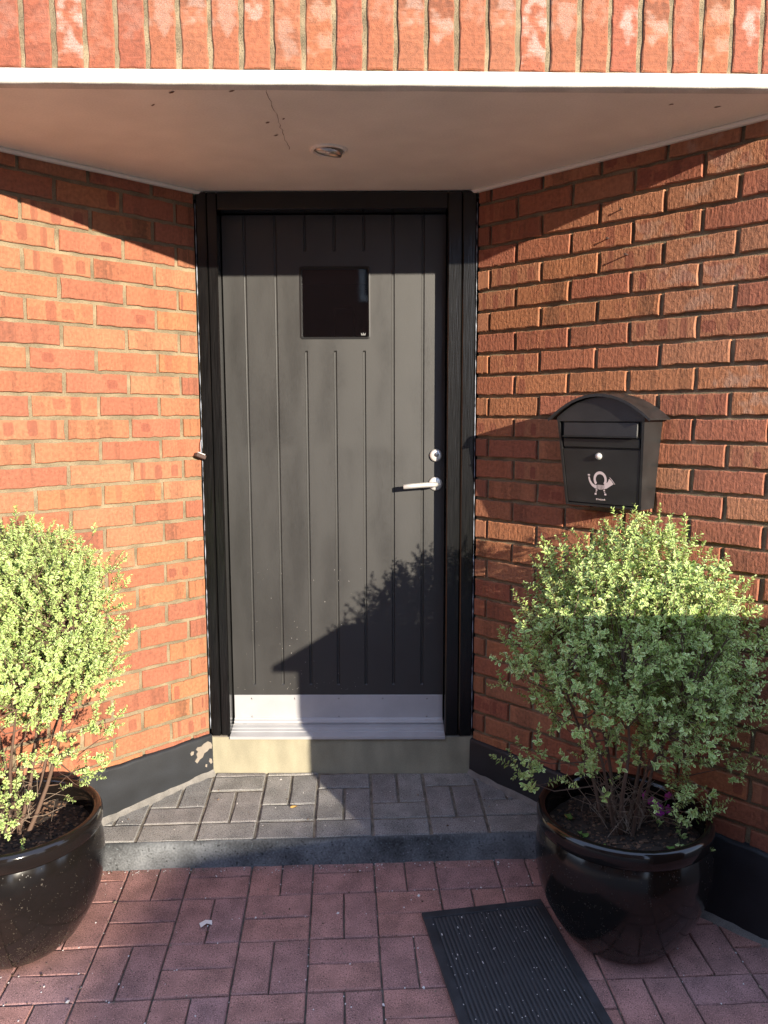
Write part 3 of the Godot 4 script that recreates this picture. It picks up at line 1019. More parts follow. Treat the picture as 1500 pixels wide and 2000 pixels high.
func build_surroundings() -> void:
	# the house beyond the porch: facades either side and the masonry above
	for side in [-1, 1]:
		var w := thing("house_facade", "brick house front running on beyond the %s edge of the picture" % ("left" if side < 0 else "right"), "wall", Vector3(side * 1.415, 0, 0.906 - side * 0.044), 0.0)
		part(w, "mortar", box_mesh(Vector3(3.0, 3.4, 0.2), 0.001), M.mortar, Vector3(side * 1.52, 1.25, -0.108))
		var s := begin()
		for k in 28:
			var bx := 0.115 + (0.1125 if k % 2 == 0 else 0.0)
			while bx < 1.3:
				var xf := Transform3D(Basis(), Vector3(side * bx, -0.2 + 0.0325 + k * COURSE, rng.randf_range(-0.002, 0.001)))
				s.append_from(brick_meshes[rng.randi() % 40], 0, xf)
				bx += 0.225
		var o := part(w, "bricks", s.commit(), M.brick)
		o.set_meta("kind", "stuff")
	var up := setting("upper_storey")
	part(up, "masonry", box_mesh(Vector3(8.8, 1.6, 3.4), 0.01), M.far_brick, Vector3(0, SOFFIT + 0.03 + 0.8, -0.93))
	# the hallway behind the door
	var h := setting("hallway")
	for q in [[Vector3(0, 1.0, -2.3), Vector3(1.8, 2.5, 0.1)], [Vector3(-0.95, 1.0, -1.23), Vector3(0.1, 2.5, 2.04)], [Vector3(0.95, 1.0, -1.23), Vector3(0.1, 2.5, 2.04)], [Vector3(0, 2.15, -1.22), Vector3(1.8, 0.1, 2.05)], [Vector3(0, -0.2, -1.22), Vector3(1.8, 0.1, 2.05)]]:
		part(h, "hall_wall", box_mesh(q[1], 0.001), M.interior, q[0])
	for sd in [-1, 1]:
		part(h, "hall_return", box_mesh(Vector3(0.43, 2.2, 0.06), 0.001), M.interior, Vector3(sd * 0.72, 0.95, -0.18))
	part(h, "hall_doorway", box_mesh(Vector3(0.12, 2.0, 0.03), 0.002), M.interior_pale, Vector3(-0.09, 0.9, -2.2))
	# out of the picture to the right: the low timber bin store whose shadow lies across the door
	var z1 := 1.95
	var z0 := 1.63
	var x0 := -0.130 + SUN.x * 1.95
	var gy := ground_y(1.9)
	var bn := thing("bin_store", "low timber bin store with a projecting lid, outside the picture to the right", "bin store", Vector3(x0, gy, z0))
	var hgt := 0.835 - gy
	for k in 6:
		part(bn, "plank", box_mesh(Vector3(1.10, hgt / 6.0 - 0.002, 0.02), 0.003), M.timber, Vector3(0.55, hgt * (k + 0.5) / 6.0, z1 - z0 - 0.01))
		part(bn, "plank", box_mesh(Vector3(0.02, hgt / 6.0 - 0.002, z1 - z0 - 0.022), 0.003), M.timber, Vector3(0.01, hgt * (k + 0.5) / 6.0, (z1 - z0) * 0.5 - 0.011))
	part(bn, "back", box_mesh(Vector3(1.08, hgt, 0.02), 0.003), M.timber, Vector3(0.56, hgt * 0.5, 0.01))
	var lid := part(bn, "lid", box_mesh(Vector3(1.18, 0.028, 0.45), 0.004), M.timber, Vector3(0.53, hgt + 0.032, (z1 - z0) * 0.5))
	lid.rotation.x = 0.09
	# across the forecourt: a low garage with a hipped roof, which shades the paving
	var zg := 11.0
	var gr := thing("garage", "low brick garage with hipped roof across the forecourt, behind the viewer", "garage", Vector3(0, -0.36, zg))
	var e := 0.36 + 0.29 * zg
	part(gr, "wall", box_mesh(Vector3(6.0, 2.3, 5.0), 0.01), M.far_brick, Vector3(8.9, 1.15, 2.6))
	part(gr, "garage_door", box_mesh(Vector3(2.4, 2.0, 0.05), 0.01), M.timber, Vector3(9.0, 1.0, 0.07))
	var s2 := begin()
	s2.set_smooth_group(-1)
	var sx := SUN.x * zg
	# eaves line and ridge, as the ground shadow's outline asks
	var A := Vector3(sx - 2.3, e - 1.06, 0.0)
	var B := Vector3(sx - 1.09, e - 0.50, 0.0)
	var C := Vector3(sx - 0.72, e - 0.335, 0.0)
	var D := Vector3(sx + 0.1, e - 0.205, 0.0)
	var E := Vector3(sx + 5.0, e - 0.205, 0.0)
	var back := Vector3(0, 0, 5.2)
	var low := Vector3(0, -0.12, 0)
	var prof := [A, B, C, D, E]
	for k in 4:
		var p: Vector3 = prof[k]
		var q: Vector3 = prof[k + 1]
		quad(s2, p, q, q + back, p + back)
		var fp := Vector3(p.x, 2.28, 0)
		var fq := Vector3(q.x, 2.28, 0)
		if k > 0:
			quad(s2, fp, fq, q, p)
		quad(s2, q + low + back, q + low, p + low, p + low + back)
	tri(s2, A + low, Vector3(B.x, 2.28, 0), B)
	quad(s2, E, Vector3(E.x, 2.28, 0), Vector3(E.x, 2.28, 5.2), E + back)
	part(gr, "roof", done(s2), M.roof_tile)

	# the houses opposite, which the glossy frame, door and window mirror
	for q in [[-13.0, "house opposite the porch with a wide tiled roof, left behind the viewer"], [-2.5, "house directly opposite the porch with a tiled roof, behind the viewer"]]:
		var hs := thing("house", q[1], "house", Vector3(q[0], -0.36, 10.5), 0.0, "houses opposite")
		part(hs, "wall", box_mesh(Vector3(9.6, 8.2, 7.0), 0.02), M.far_brick, Vector3(0, 4.1, 3.8))
		var rf := begin()
		rf.set_smooth_group(-1)
		var k0 := Vector3(-5.1, 8.1, 0.0)
		var k1 := Vector3(5.1, 8.1, 0.0)
		var k2 := Vector3(5.1, 8.1, 7.6)
		var k3 := Vector3(-5.1, 8.1, 7.6)
		var r0 := Vector3(-5.1, 10.8, 3.8)
		var r1 := Vector3(5.1, 10.8, 3.8)
		quad(rf, k1, k0, r0, r1)
		quad(rf, k3, k2, r1, r0)
		tri(rf, k0, k3, r0)
		tri(rf, k2, k1, r1)
		quad(rf, k0, k1, k2, k3)
		part(hs, "roof", done(rf), M.roof_tile)
		for wx in [-3.0, 3.0]:
			for wy in [1.4, 4.1, 6.7]:
				var wn := part(hs, "window", box_mesh(Vector3(1.6, 1.2, 0.08), 0.01), M.white_paint, Vector3(wx, wy, 0.28))
				part(wn, "pane", box_mesh(Vector3(1.4, 1.0, 0.02), 0.002), M.gasket, Vector3(0, 0, -0.035))
		part(hs, "door", box_mesh(Vector3(1.0, 2.1, 0.08), 0.01), M.timber, Vector3(0, 1.05, 0.28))

func build_frame() -> void:
	var fr := thing("door_frame", "glossy black painted timber frame around the door", "door frame")
	var xl := -0.430
	var xr := 0.402
	var yt := 1.966
	for q in [["jamb", -0.5025, -0.4665, 0.0, -0.11], ["inner_jamb", -0.4655, xl, -0.005, -0.13], ["jamb", 0.4545, 0.5025, 0.0, -0.11], ["inner_jamb", xr, 0.4525, -0.003, -0.13]]:
		part(fr, q[0], box_mesh(Vector3(q[2] - q[1], SOFFIT - 0.004, q[3] - q[4]), 0.0035), M.frame_paint, Vector3((q[1] + q[2]) * 0.5, (SOFFIT - 0.004) * 0.5, (q[3] + q[4]) * 0.5))
	part(fr, "head", box_mesh(Vector3(xr - xl - 0.001, SOFFIT - 0.004 - yt, 0.125), 0.0035), M.frame_paint, Vector3((xl + xr) * 0.5, (SOFFIT - 0.004 + yt) * 0.5, -0.0685))
	# aluminium sill sloping out under the door
	var s := begin()
	s.set_smooth_group(-1)
	var prof := [Vector2(-0.12, 0.030), Vector2(-0.078, 0.030), Vector2(-0.076, 0.024), Vector2(-0.060, 0.0225), Vector2(-0.0595, 0.0205), Vector2(-0.040, 0.0165), Vector2(-0.0395, 0.0145), Vector2(-0.020, 0.0105), Vector2(-0.0195, 0.0085), Vector2(0.010, 0.003), Vector2(0.013, 0.001), Vector2(0.013, -0.008), Vector2(0.009, -0.010)]
	for i in prof.size() - 1:
		var a: Vector2 = prof[i]
		var b: Vector2 = prof[i + 1]
		quad(s, Vector3(xl + 0.001, b.y, b.x), Vector3(xr - 0.001, b.y, b.x), Vector3(xr - 0.001, a.y, a.x), Vector3(xl + 0.001, a.y, a.x))
	var sill := part(fr, "sill", done(s), M.aluminium)
	for x in [xl + 0.045, xr - 0.045]:
		part(sill, "drain_slot", box_mesh(Vector3(0.016, 0.002, 0.004), 0.0005), M.gasket, Vector3(x, 0.0236, -0.066))
	# patchy sealant where the frame meets the bricks
	for side in [-1, 1]:
		s = begin()
		s.set_smooth_group(1)
		var y := 0.03
		var pts := []
		var rad := []
		var nz := FastNoiseLite.new()
		nz.seed = 60 + side
		nz.frequency = 7.0
		while y < 1.99:
			pts.append(Vector3(side * 0.5045, y, 0.0005 + nz.get_noise_2d(y, 3.0) * 0.0012))
			rad.append(maxf(0.0002, 0.0008 + nz.get_noise_2d(y * 3.0, 0.0) * 0.0026))
			y += 0.012
		tube(s, pts, rad, 6)
		part(fr, "sealant", done(s), M.caulk)
	# rendered upstand below the sill
	var up := thing("rendered_upstand", "beige painted rendered panel between the aluminium sill and grey step", "panel")
	s = begin()
	s.set_smooth_group(1)
	var n := FastNoiseLite.new()
	n.seed = 3
	n.frequency = 2.5
	var at := func(i: int, j: int) -> Vector3:
		var x := lerpf(-0.512, 0.507, i / 40.0)
		var y := lerpf(-0.002, -0.165, j / 8.0)
		return Vector3(x, y, 0.003 + n.get_noise_2d(x * 3.0, y * 5.0) * 0.004 + (0.003 if j > 6 else 0.0))
	for i in 40:
		for j in 8:
			quad(s, at.call(i, j + 1), at.call(i + 1, j + 1), at.call(i + 1, j), at.call(i, j))
	part(up, "render_coat", done(s), M.riser_paint)
	part(up, "masonry", box_mesh(Vector3(1.02, 0.3, 0.1), 0.002), M.bare_plaster, Vector3(0, -0.153, -0.056))

func build_door() -> void:
	var zf := -0.075
	var x0 := -0.4265
	var x1 := 0.3985
	var y0 := 0.034
	var y1 := 1.962
	var d := thing("front_door", "black grooved front door with small square window and steel handle", "door", Vector3(0, 0, zf))
	# leaf: flat face with routed grooves, built strip by strip
	var gx := [-0.344, -0.231, -0.121, -0.0125, 0.096, 0.204, 0.315]
	var hw := 0.0058
	var dp := 0.0060
	var wx0 := -0.141
	var wx1 := 0.1165
	var wy0 := 1.5175
	var wy1 := 1.777
	var s := begin()
	s.set_smooth_group(-1)
	var flat := func(a: float, b: float, lo: float, hi: float) -> void:
		if b - a > 0.0001 and hi - lo > 0.0001:
			quad(s, Vector3(a, lo, 0), Vector3(b, lo, 0), Vector3(b, hi, 0), Vector3(a, hi, 0))
	# flat strips, with the window cut out of those it crosses
	var xs := [x0]
	for g in gx:
		xs.append(g - hw); xs.append(g + hw)
	xs.append(x1)
	for i in range(0, xs.size(), 2):
		var a: float = xs[i]
		var b: float = xs[i + 1]
		var m0 := maxf(a, wx0)
		var m1 := minf(b, wx1)
		if m1 > m0:
			flat.call(a, m0, y0, y1); flat.call(m1, b, y0, y1)
			flat.call(m0, m1, y0, wy0); flat.call(m0, m1, wy1, y1)
		else:
			flat.call(a, b, y0, y1)
	for g in gx:
		var runs := [[0.178, y1]]
		var inside: bool = g > wx0 and g < wx1
		if inside:
			runs = [[0.178, 1.473], [1.832, y1]]
		var y := y0
		for r in runs:
			# flat land up to the groove, leaving out the window
			if inside and r[0] > 1.6:
				flat.call(g - hw, g + hw, y, wy0); flat.call(g - hw, g + hw, wy1, r[0])
			else:
				flat.call(g - hw, g + hw, y, r[0])
			# rounded groove between
			var lo: float = r[0]
			var hi: float = r[1]
			var pr := [[-hw, 0.0], [-hw * 0.72, -dp * 0.75], [-hw * 0.3, -dp], [hw * 0.3, -dp], [hw * 0.72, -dp * 0.75], [hw, 0.0]]
			for k in 5:
				var p: Array = pr[k]
				var q: Array = pr[k + 1]
				var l2 := lo + hw
				var h2 := hi - (hw if hi < y1 - 0.01 else 0.0)
				quad(s, Vector3(g + p[0], l2, p[1]), Vector3(g + q[0], l2, q[1]), Vector3(g + q[0], h2, q[1]), Vector3(g + p[0], h2, p[1]))
				quad(s, Vector3(g + p[0], lo, 0), Vector3(g + q[0], lo, 0), Vector3(g + q[0], l2, q[1]), Vector3(g + p[0], l2, p[1]))
				if h2 < hi:
					quad(s, Vector3(g + p[0], h2, p[1]), Vector3(g + q[0], h2, q[1]), Vector3(g + q[0], hi, 0), Vector3(g + p[0], hi, 0))
			y = hi
	# edges of the leaf
	for e in [[Vector3(x0, y0, 0), Vector3(x1, y0, 0)], [Vector3(x1, y0, 0), Vector3(x1, y1, 0)], [Vector3(x1, y1, 0), Vector3(x0, y1, 0)], [Vector3(x0, y1, 0), Vector3(x0, y0, 0)]]:
		var bk := Vector3(0, 0, -0.05)
		quad(s, e[0] + bk, e[1] + bk, e[1], e[0])
	# reveal of the window
	var W := [Vector3(wx0, wy0, 0), Vector3(wx1, wy0, 0), Vector3(wx1, wy1, 0), Vector3(wx0, wy1, 0)]
	for k in 4:
		var bk := Vector3(0, 0, -0.05)
		quad(s, W[k], W[(k + 1) % 4], W[(k + 1) % 4] + bk, W[k] + bk)
	part(d, "leaf", done(s), M.door_paint)
	s = begin()
	cbox(s, Vector3((x0 + wx0) * 0.5, 1.0, -0.045), Vector3(wx0 - x0 - 0.002, 1.92, 0.012), 0.001)
	cbox(s, Vector3((x1 + wx1) * 0.5, 1.0, -0.045), Vector3(x1 - wx1 - 0.002, 1.92, 0.012), 0.001)
	cbox(s, Vector3((wx0 + wx1) * 0.5, 0.76, -0.045), Vector3(wx1 - wx0, 1.50, 0.012), 0.001)
	cbox(s, Vector3((wx0 + wx1) * 0.5, 1.87, -0.045), Vector3(wx1 - wx0, 0.18, 0.012), 0.001)
	part(d, "inner_skin", done(s), M.door_paint)
	# the window: gasket ring with rounded corners, pane
	var win := Node3D.new()
	win.name = "window"
	d.add_child(win)
	win.position = Vector3((wx0 + wx1) * 0.5, (wy0 + wy1) * 0.5, 0)
	s = begin()
	s.set_smooth_group(-1)
	var rr := func(hx: float, hy: float, r: float) -> Array:
		var o := []
		for c in [[1, -1, -90], [1, 1, 0], [-1, 1, 90], [-1, -1, 180]]:
			for k in 5:
				var a := deg_to_rad(c[2] + k * 22.5)
				o.append(Vector2(c[0] * (hx - r) + cos(a) * r, c[1] * (hy - r) + sin(a) * r))
		return o
	var hx := (wx1 - wx0) * 0.5
	var hy := (wy1 - wy0) * 0.5
	var o1: Array = rr.call(hx + 0.003, hy + 0.003, 0.011)
	var o2: Array = rr.call(hx - 0.002, hy - 0.002, 0.009)
	var o3: Array = rr.call(hx - 0.006, hy - 0.006, 0.008)
	for k in o1.size():
		var j := (k + 1) % o1.size()
		var P := func(v: Vector2, z: float) -> Vector3: return Vector3(v.x, v.y, z)
		quad(s, P.call(o1[k], 0.0004), P.call(o1[j], 0.0004), P.call(o2[j], 0.0028), P.call(o2[k], 0.0028))
		quad(s, P.call(o2[k], 0.0028), P.call(o2[j], 0.0028), P.call(o3[j], -0.004), P.call(o3[k], -0.004))
		quad(s, P.call(o3[k], -0.004), P.call(o3[j], -0.004), P.call(o3[j], -0.03), P.call(o3[k], -0.03))
	part(win, "window_gasket", done(s), M.gasket)
	part(win, "pane", box_mesh(Vector3(hx * 2 - 0.011, hy * 2 - 0.011, 0.006), 0.0005), M.glass, Vector3(0, 0, -0.012))
	s = begin()   # small crown mark etched in the corner of the pane
	s.set_smooth_group(-1)
	for q in [[-0.008, -0.005, 0.008, -0.005, 0.008, -0.003, -0.008, -0.003], [-0.008, -0.003, -0.002, -0.003, -0.0075, 0.004, -0.009, 0.004], [-0.003, -0.003, 0.003, -0.003, 0.001, 0.005, -0.001, 0.005], [0.002, -0.003, 0.008, -0.003, 0.009, 0.004, 0.0075, 0.004]]:
		quad(s, Vector3(q[0], q[1], 0), Vector3(q[2], q[3], 0), Vector3(q[4], q[5], 0), Vector3(q[6], q[7], 0))
	part(win, "etched_mark", done(s), M.etched, Vector3(hx - 0.024, -hy + 0.017, -0.0085))
	# kick plate with its screws and drip bar
	var kp := part(d, "kick_plate", box_mesh(Vector3(x1 - x0 - 0.004, 0.103, 0.003), 0.001), M.aluminium, Vector3((x0 + x1) * 0.5, 0.0875, 0.0017))
	var screw := lathe([Vector2(0.0, 0.0020), Vector2(0.002, 0.0018), Vector2(0.0034, 0.001), Vector2(0.0038, 0.0)], 12)
	for q in [[-0.355, 0.037], [-0.185, 0.037], [-0.012, 0.037], [0.161, 0.037], [0.335, 0.037], [-0.355, -0.037], [-0.012, -0.037], [0.335, -0.037]]:
		part(kp, "screw", screw, M.dull_steel, Vector3(q[0] + 0.014, q[1], 0.0015)).rotation.x = PI / 2
	s = begin()
	s.set_smooth_group(-1)
	var dr := [Vector2(0.003, 0.046), Vector2(0.006, 0.046), Vector2(0.008, 0.041), Vector2(0.0155, 0.036), Vector2(0.0165, 0.033), Vector2(0.0165, 0.027), Vector2(0.014, 0.025), Vector2(0.003, 0.025)]
	for i in dr.size() - 1:
		var a: Vector2 = dr[i]
		var b: Vector2 = dr[i + 1]
		quad(s, Vector3(x0 + 0.002, b.y, b.x), Vector3(x1 - 0.002, b.y, b.x), Vector3(x1 - 0.002, a.y, a.x), Vector3(x0 + 0.002, a.y, a.x))
	part(d, "drip_bar", done(s), M.aluminium)
	# lever handle
	var hd := Node3D.new()
	hd.name = "handle"
	d.add_child(hd)
	hd.position = Vector3(0.3645, 0.973, 0)
	part(hd, "rose", lathe([Vector2(0.0, 0.009), Vector2(0.021, 0.009), Vector2(0.0245, 0.0075), Vector2(0.026, 0.005), Vector2(0.026, 0.0)], 36), M.steel).rotation.x = PI / 2
	s = begin()
	tube(s, [Vector3(0, 0, 0.006), Vector3(0, 0, 0.03), Vector3(-0.002, 0, 0.041), Vector3(-0.008, 0, 0.049), Vector3(-0.020, 0.0005, 0.053), Vector3(-0.05, -0.001, 0.055), Vector3(-0.09, -0.004, 0.056), Vector3(-0.122, -0.007, 0.056), Vector3(-0.1235, -0.007, 0.056)], [0.0092, 0.0092, 0.0094, 0.0096, 0.0098, 0.0098, 0.0097, 0.0096, 0.0082], 14)
	part(hd, "lever", done(s), M.steel)
	var lk := Node3D.new()
	lk.name = "lock"
	d.add_child(lk)
	lk.position = Vector3(0.3655, 1.081, 0)
	part(lk, "escutcheon", lathe([Vector2(0.0, 0.012), Vector2(0.017, 0.012), Vector2(0.0215, 0.0105), Vector2(0.0235, 0.006), Vector2(0.024, 0.0)], 32), M.steel).rotation.x = PI / 2
	part(lk, "cylinder", lathe([Vector2(0.0, 0.0145), Vector2(0.0075, 0.0145), Vector2(0.0085, 0.0135), Vector2(0.0085, 0.012)], 20), M.dull_steel, Vector3(0.0015, 0.003, 0)).rotation.x = PI / 2
	part(lk, "keyhole", box_mesh(Vector3(0.0018, 0.0085, 0.001), 0.0003), M.gasket, Vector3(0.0015, 0.003, 0.0149))
	# a few pale scuffs and specks low on the door
	var sp := []
	for k in 60:
		sp.append(Transform3D(Basis().scaled(Vector3(1, 1, 0.25) * rng.randf_range(0.0006, 0.0014)), Vector3(rng.randf_range(x0 + 0.01, 0.1), 0.16 + 0.5 * pow(rng.randf(), 2.2), 0.0004)))
	scatter(d, "paint_specks", crumb(5), M.chip, sp)

func build_mailbox() -> void:
	var mb := thing("mailbox", "black wall mailbox with arched lid and post horn emblem", "mailbox", Vector3(HALF, 0, 0), -PI / 4)
	# local: x along the wall, z out of the wall
	var uc := 0.578
	mb.position += Vector3(0.7071, 0, 0.7071) * uc + Vector3(0, 0.945, 0)
	mb.rotation.z = 0.0
	var top := 0.280
	var wt := 0.150
	var wb := 0.131
	var dt := 0.118
	var db := 0.085
	# shell: two tapered sides, floor, back; arched front above
	var s := begin()
	for sg in [-1, 1]:
		s = begin()
		s.set_smooth_group(-1)
		var a := [Vector3(sg * wb, 0, 0.004), Vector3(sg * wb, 0, db), Vector3(sg * wt, top, dt), Vector3(sg * wt, top, 0.004)]
		var inn := Vector3(-sg * 0.008, 0, 0)
		if sg > 0:
			quad(s, a[1], a[0], a[3], a[2])
			quad(s, a[0] + inn, a[1] + inn, a[2] + inn, a[3] + inn)
			quad(s, a[1] + inn, a[1], a[2], a[2] + inn)
		else:
			quad(s, a[0], a[1], a[2], a[3])
			quad(s, a[1] + inn, a[0] + inn, a[3] + inn, a[2] + inn)
			quad(s, a[1], a[1] + inn, a[2] + inn, a[2])
		part(mb, "side_panel", done(s), M.box_paint)
	s = begin()
	s.set_smooth_group(-1)
	quad(s, Vector3(-wb, 0, 0.004), Vector3(wb, 0, 0.004), Vector3(wb, 0, db), Vector3(-wb, 0, db))
	quad(s, Vector3(-wb + 0.008, 0.007, db), Vector3(wb - 0.008, 0.007, db), Vector3(wb - 0.008, 0.007, 0.004), Vector3(-wb + 0.008, 0.007, 0.004))
	quad(s, Vector3(-wb, 0, db), Vector3(wb, 0, db), Vector3(wb - 0.0, 0.007, db + 0.0008), Vector3(-wb, 0.007, db + 0.0008))
	quad(s, Vector3(-wb, 0, 0.004), Vector3(-wt, top, 0.004), Vector3(wt, top, 0.004), Vector3(wb, 0, 0.004))
	part(mb, "base", done(s), M.box_paint)
	var fz := func(y: float, off := 0.0) -> float: return lerpf(db, dt, y / top) + off
	var fw := func(y: float) -> float: return lerpf(wb, wt, y / top) - 0.009
	# recessed front behind flap and door
	s = begin()
	s.set_smooth_group(-1)
	quad(s, Vector3(-fw.call(0.0), 0.006, fz.call(0.0, -0.012)), Vector3(fw.call(0.0), 0.006, fz.call(0.0, -0.012)), Vector3(fw.call(top), top, fz.call(top, -0.012)), Vector3(-fw.call(top), top, fz.call(top, -0.012)))
	# arched gable
	var arch := []
	for k in 13:
		var t := k / 12.0
		var x := lerpf(-wt, wt, t)
		arch.append(Vector2(x, top + 0.062 * (1.0 - pow(x / wt, 2.0))))
	for k in 12:
		var a: Vector2 = arch[k]
		var b: Vector2 = arch[k + 1]
		quad(s, Vector3(a.x, top - 0.012, dt - 0.001), Vector3(b.x, top - 0.012, dt - 0.001), Vector3(b.x, b.y, dt), Vector3(a.x, a.y, dt))
	quad(s, Vector3(-wt + 0.009, top - 0.012, dt - 0.013), Vector3(wt - 0.009, top - 0.012, dt - 0.013), Vector3(wt - 0.009, top - 0.012, dt - 0.001), Vector3(-wt + 0.009, top - 0.012, dt - 0.001))
	part(mb, "front", done(s), M.box_paint)
	# lid: curved sheet, overhanging
	s = begin()
	var lw := wt + 0.024
	var pts := []
	for k in 17:
		var x := lerpf(-lw, lw, k / 16.0)
		pts.append(Vector2(x, top + 0.070 - 0.076 * pow(absf(x) / lw, 2.0) + 0.002))
	var zf := dt + 0.016
	for k in 16:
		var a: Vector2 = pts[k]
		var b: Vector2 = pts[k + 1]
		var th := Vector3(0, -0.004, 0)
		var A := Vector3(a.x, a.y, zf)
		var B := Vector3(b.x, b.y, zf)
		var A2 := Vector3(a.x, a.y, 0.003)
		var B2 := Vector3(b.x, b.y, 0.003)
		s.set_smooth_group(1)
		quad(s, A, B, B2, A2)
		s.set_smooth_group(2)
		quad(s, A2 + th, B2 + th, B + th, A + th)
		s.set_smooth_group(-1)
		quad(s, A + th * 2.2, B + th * 2.2, B, A)
		quad(s, B + th * 2.2 - Vector3(0, 0, 0.002), A + th * 2.2 - Vector3(0, 0, 0.002), A + th - Vector3(0, 0, 0.002), B + th - Vector3(0, 0, 0.002))
	for sg in [0, 16]:
		var a: Vector2 = pts[sg]
		var th := Vector3(0, -0.004, 0)
		var A := Vector3(a.x, a.y, zf)
		var A2 := Vector3(a.x, a.y, 0.003)
		if sg == 0: quad(s, A2 + th, A + th, A, A2)
		else: quad(s, A + th, A2 + th, A2, A)
	part(mb, "lid", done(s), M.box_paint)
	# letter flap
	s = begin()
	var tilt := atan2(dt - db, top)
	var fb := Basis(Vector3.RIGHT, tilt)
	cbox(s, Vector3(0, 0.243, fz.call(0.243, -0.002)), Vector3(0.254, 0.044, 0.006), 0.002, Basis(Vector3.RIGHT, tilt - 0.16))
	part(mb, "letter_flap", done(s), M.box_paint)
	s = begin()
	cbox(s, Vector3(0, 0.2205, fz.call(0.2205, 0.0055)), Vector3(0.258, 0.004, 0.010), 0.0015, fb)
	part(mb, "flap_lip", done(s), M.box_paint)
	s = begin()
	cbox(s, Vector3(0, 0.201, fz.call(0.201, -0.005)), Vector3(0.262, 0.028, 0.006), 0.0015, fb)
	part(mb, "slot_plate", done(s), M.box_paint)
	# door of the box
	s = begin()
	s.set_smooth_group(-1)
	var P := func(x: float, y: float, o: float) -> Vector3: return Vector3(x, y, fz.call(y, o))
	var ya := 0.011
	var yb := 0.181
	var xa: float = fw.call(ya) - 0.0015
	var xb: float = fw.call(yb) - 0.0015
	var F := [P.call(-xa, ya, -0.002), P.call(xa, ya, -0.002), P.call(xb, yb, -0.002), P.call(-xb, yb, -0.002)]
	quad(s, F[0], F[1], F[2], F[3])
	for k in 4:
		var bk := Vector3(0, 0, -0.008)
		quad(s, F[k] + bk, F[(k + 1) % 4] + bk, F[(k + 1) % 4], F[k])
	var dr := part(mb, "box_door", done(s), M.box_paint)
	var lk := part(dr, "lock", lathe([Vector2(0.0, 0.010), Vector2(0.005, 0.010), Vector2(0.0062, 0.0085), Vector2(0.0088, 0.0075), Vector2(0.0108, 0.004), Vector2(0.011, 0.0)], 24), M.steel, P.call(-0.006, 0.160, -0.002))
	lk.rotation.x = PI / 2 + tilt
	# post horn printed on the door, as raised film 0.3 mm thick
	var em := Node3D.new()
	em.name = "emblem"
	mb.add_child(em)
	em.transform = Transform3D(Basis(Vector3.RIGHT, tilt).scaled_local(Vector3.ONE * 0.92), P.call(-0.004, 0.078, -0.0014))
	s = begin()
	s.set_smooth_group(-1)
	var ring := func(cx: float, cy: float, ri: float, ro: float, a0: float, a1: float, sy: float) -> void:
		for k in 28:
			var t0 := deg_to_rad(lerpf(a0, a1, k / 28.0))
			var t1 := deg_to_rad(lerpf(a0, a1, (k + 1) / 28.0))
			quad(s, Vector3(cx + cos(t0) * ri, cy + sin(t0) * ri * sy, 0), Vector3(cx + cos(t0) * ro, cy + sin(t0) * ro * sy, 0), Vector3(cx + cos(t1) * ro, cy + sin(t1) * ro * sy, 0), Vector3(cx + cos(t1) * ri, cy + sin(t1) * ri * sy, 0))
	ring.call(0.0, 0.010, 0.0165, 0.0250, -42.0, 222.0, 1.12)
	# mouthpiece tube
	var tubep := [[Vector2(-0.0425, 0.018), 0.0030], [Vector2(-0.040, 0.005), 0.0034], [Vector2(-0.033, -0.007), 0.0042], [Vector2(-0.023, -0.0145), 0.0052], [Vector2(-0.0155, -0.0165), 0.0062]]
	for k in tubep.size() - 1:
		var a: Vector2 = tubep[k][0]
		var b: Vector2 = tubep[k + 1][0]
		var na := (b - a).normalized().orthogonal()
		var wa: float = tubep[k][1]
		var wbb: float = tubep[k + 1][1]
		quad(s, Vector3(a.x - na.x * wa, a.y - na.y * wa, 0.0001 * k), Vector3(b.x - na.x * wbb, b.y - na.y * wbb, 0.0001 * k), Vector3(b.x + na.x * wbb, b.y + na.y * wbb, 0.0001 * k), Vector3(a.x + na.x * wa, a.y + na.y * wa, 0.0001 * k))
	var fill := func(poly: PackedVector2Array, z: float) -> void:
		var idx := Geometry2D.triangulate_polygon(poly)
		for k in range(0, idx.size(), 3):
			var v := []
			for m in 3: v.append(Vector3(poly[idx[k + m]].x, poly[idx[k + m]].y, z))
			if (v[1] - v[0]).cross(v[2] - v[0]).z > 0: tri(s, v[0], v[1], v[2])
			else: tri(s, v[0], v[2], v[1])
	fill.call(PackedVector2Array([Vector2(-0.0465, 0.0265), Vector2(-0.0465, 0.0215), Vector2(-0.038, 0.0215), Vector2(-0.038, 0.0265)]), 0.0)
	# bell
	fill.call(PackedVector2Array([Vector2(0.0155, -0.0225), Vector2(0.0145, -0.007), Vector2(0.022, -0.001), Vector2(0.028, 0.002), Vector2(0.032, 0.009), Vector2(0.034, 0.0145), Vector2(0.042, 0.008), Vector2(0.050, -0.003), Vector2(0.036, -0.012), Vector2(0.024, -0.0195)]), 0.0005)
	fill.call(PackedVector2Array([Vector2(0.0355, 0.0185), Vector2(0.037, 0.0195), Vector2(0.047, 0.009), Vector2(0.0555, -0.003), Vector2(0.054, -0.0045), Vector2(0.0455, 0.0075)]), 0.0005)
	# cord wound round the tubes
	for k in 6:
		var x := -0.0115 + k * 0.0046
		var x2 := x * 1.18
		quad(s, Vector3(x2 - 0.0016, -0.0255 + absf(x2) * 0.22, 0.0007), Vector3(x2 + 0.0016, -0.0255 + absf(x2) * 0.22, 0.0007), Vector3(x + 0.0013, -0.0085, 0.0007), Vector3(x - 0.0013, -0.0085, 0.0007))
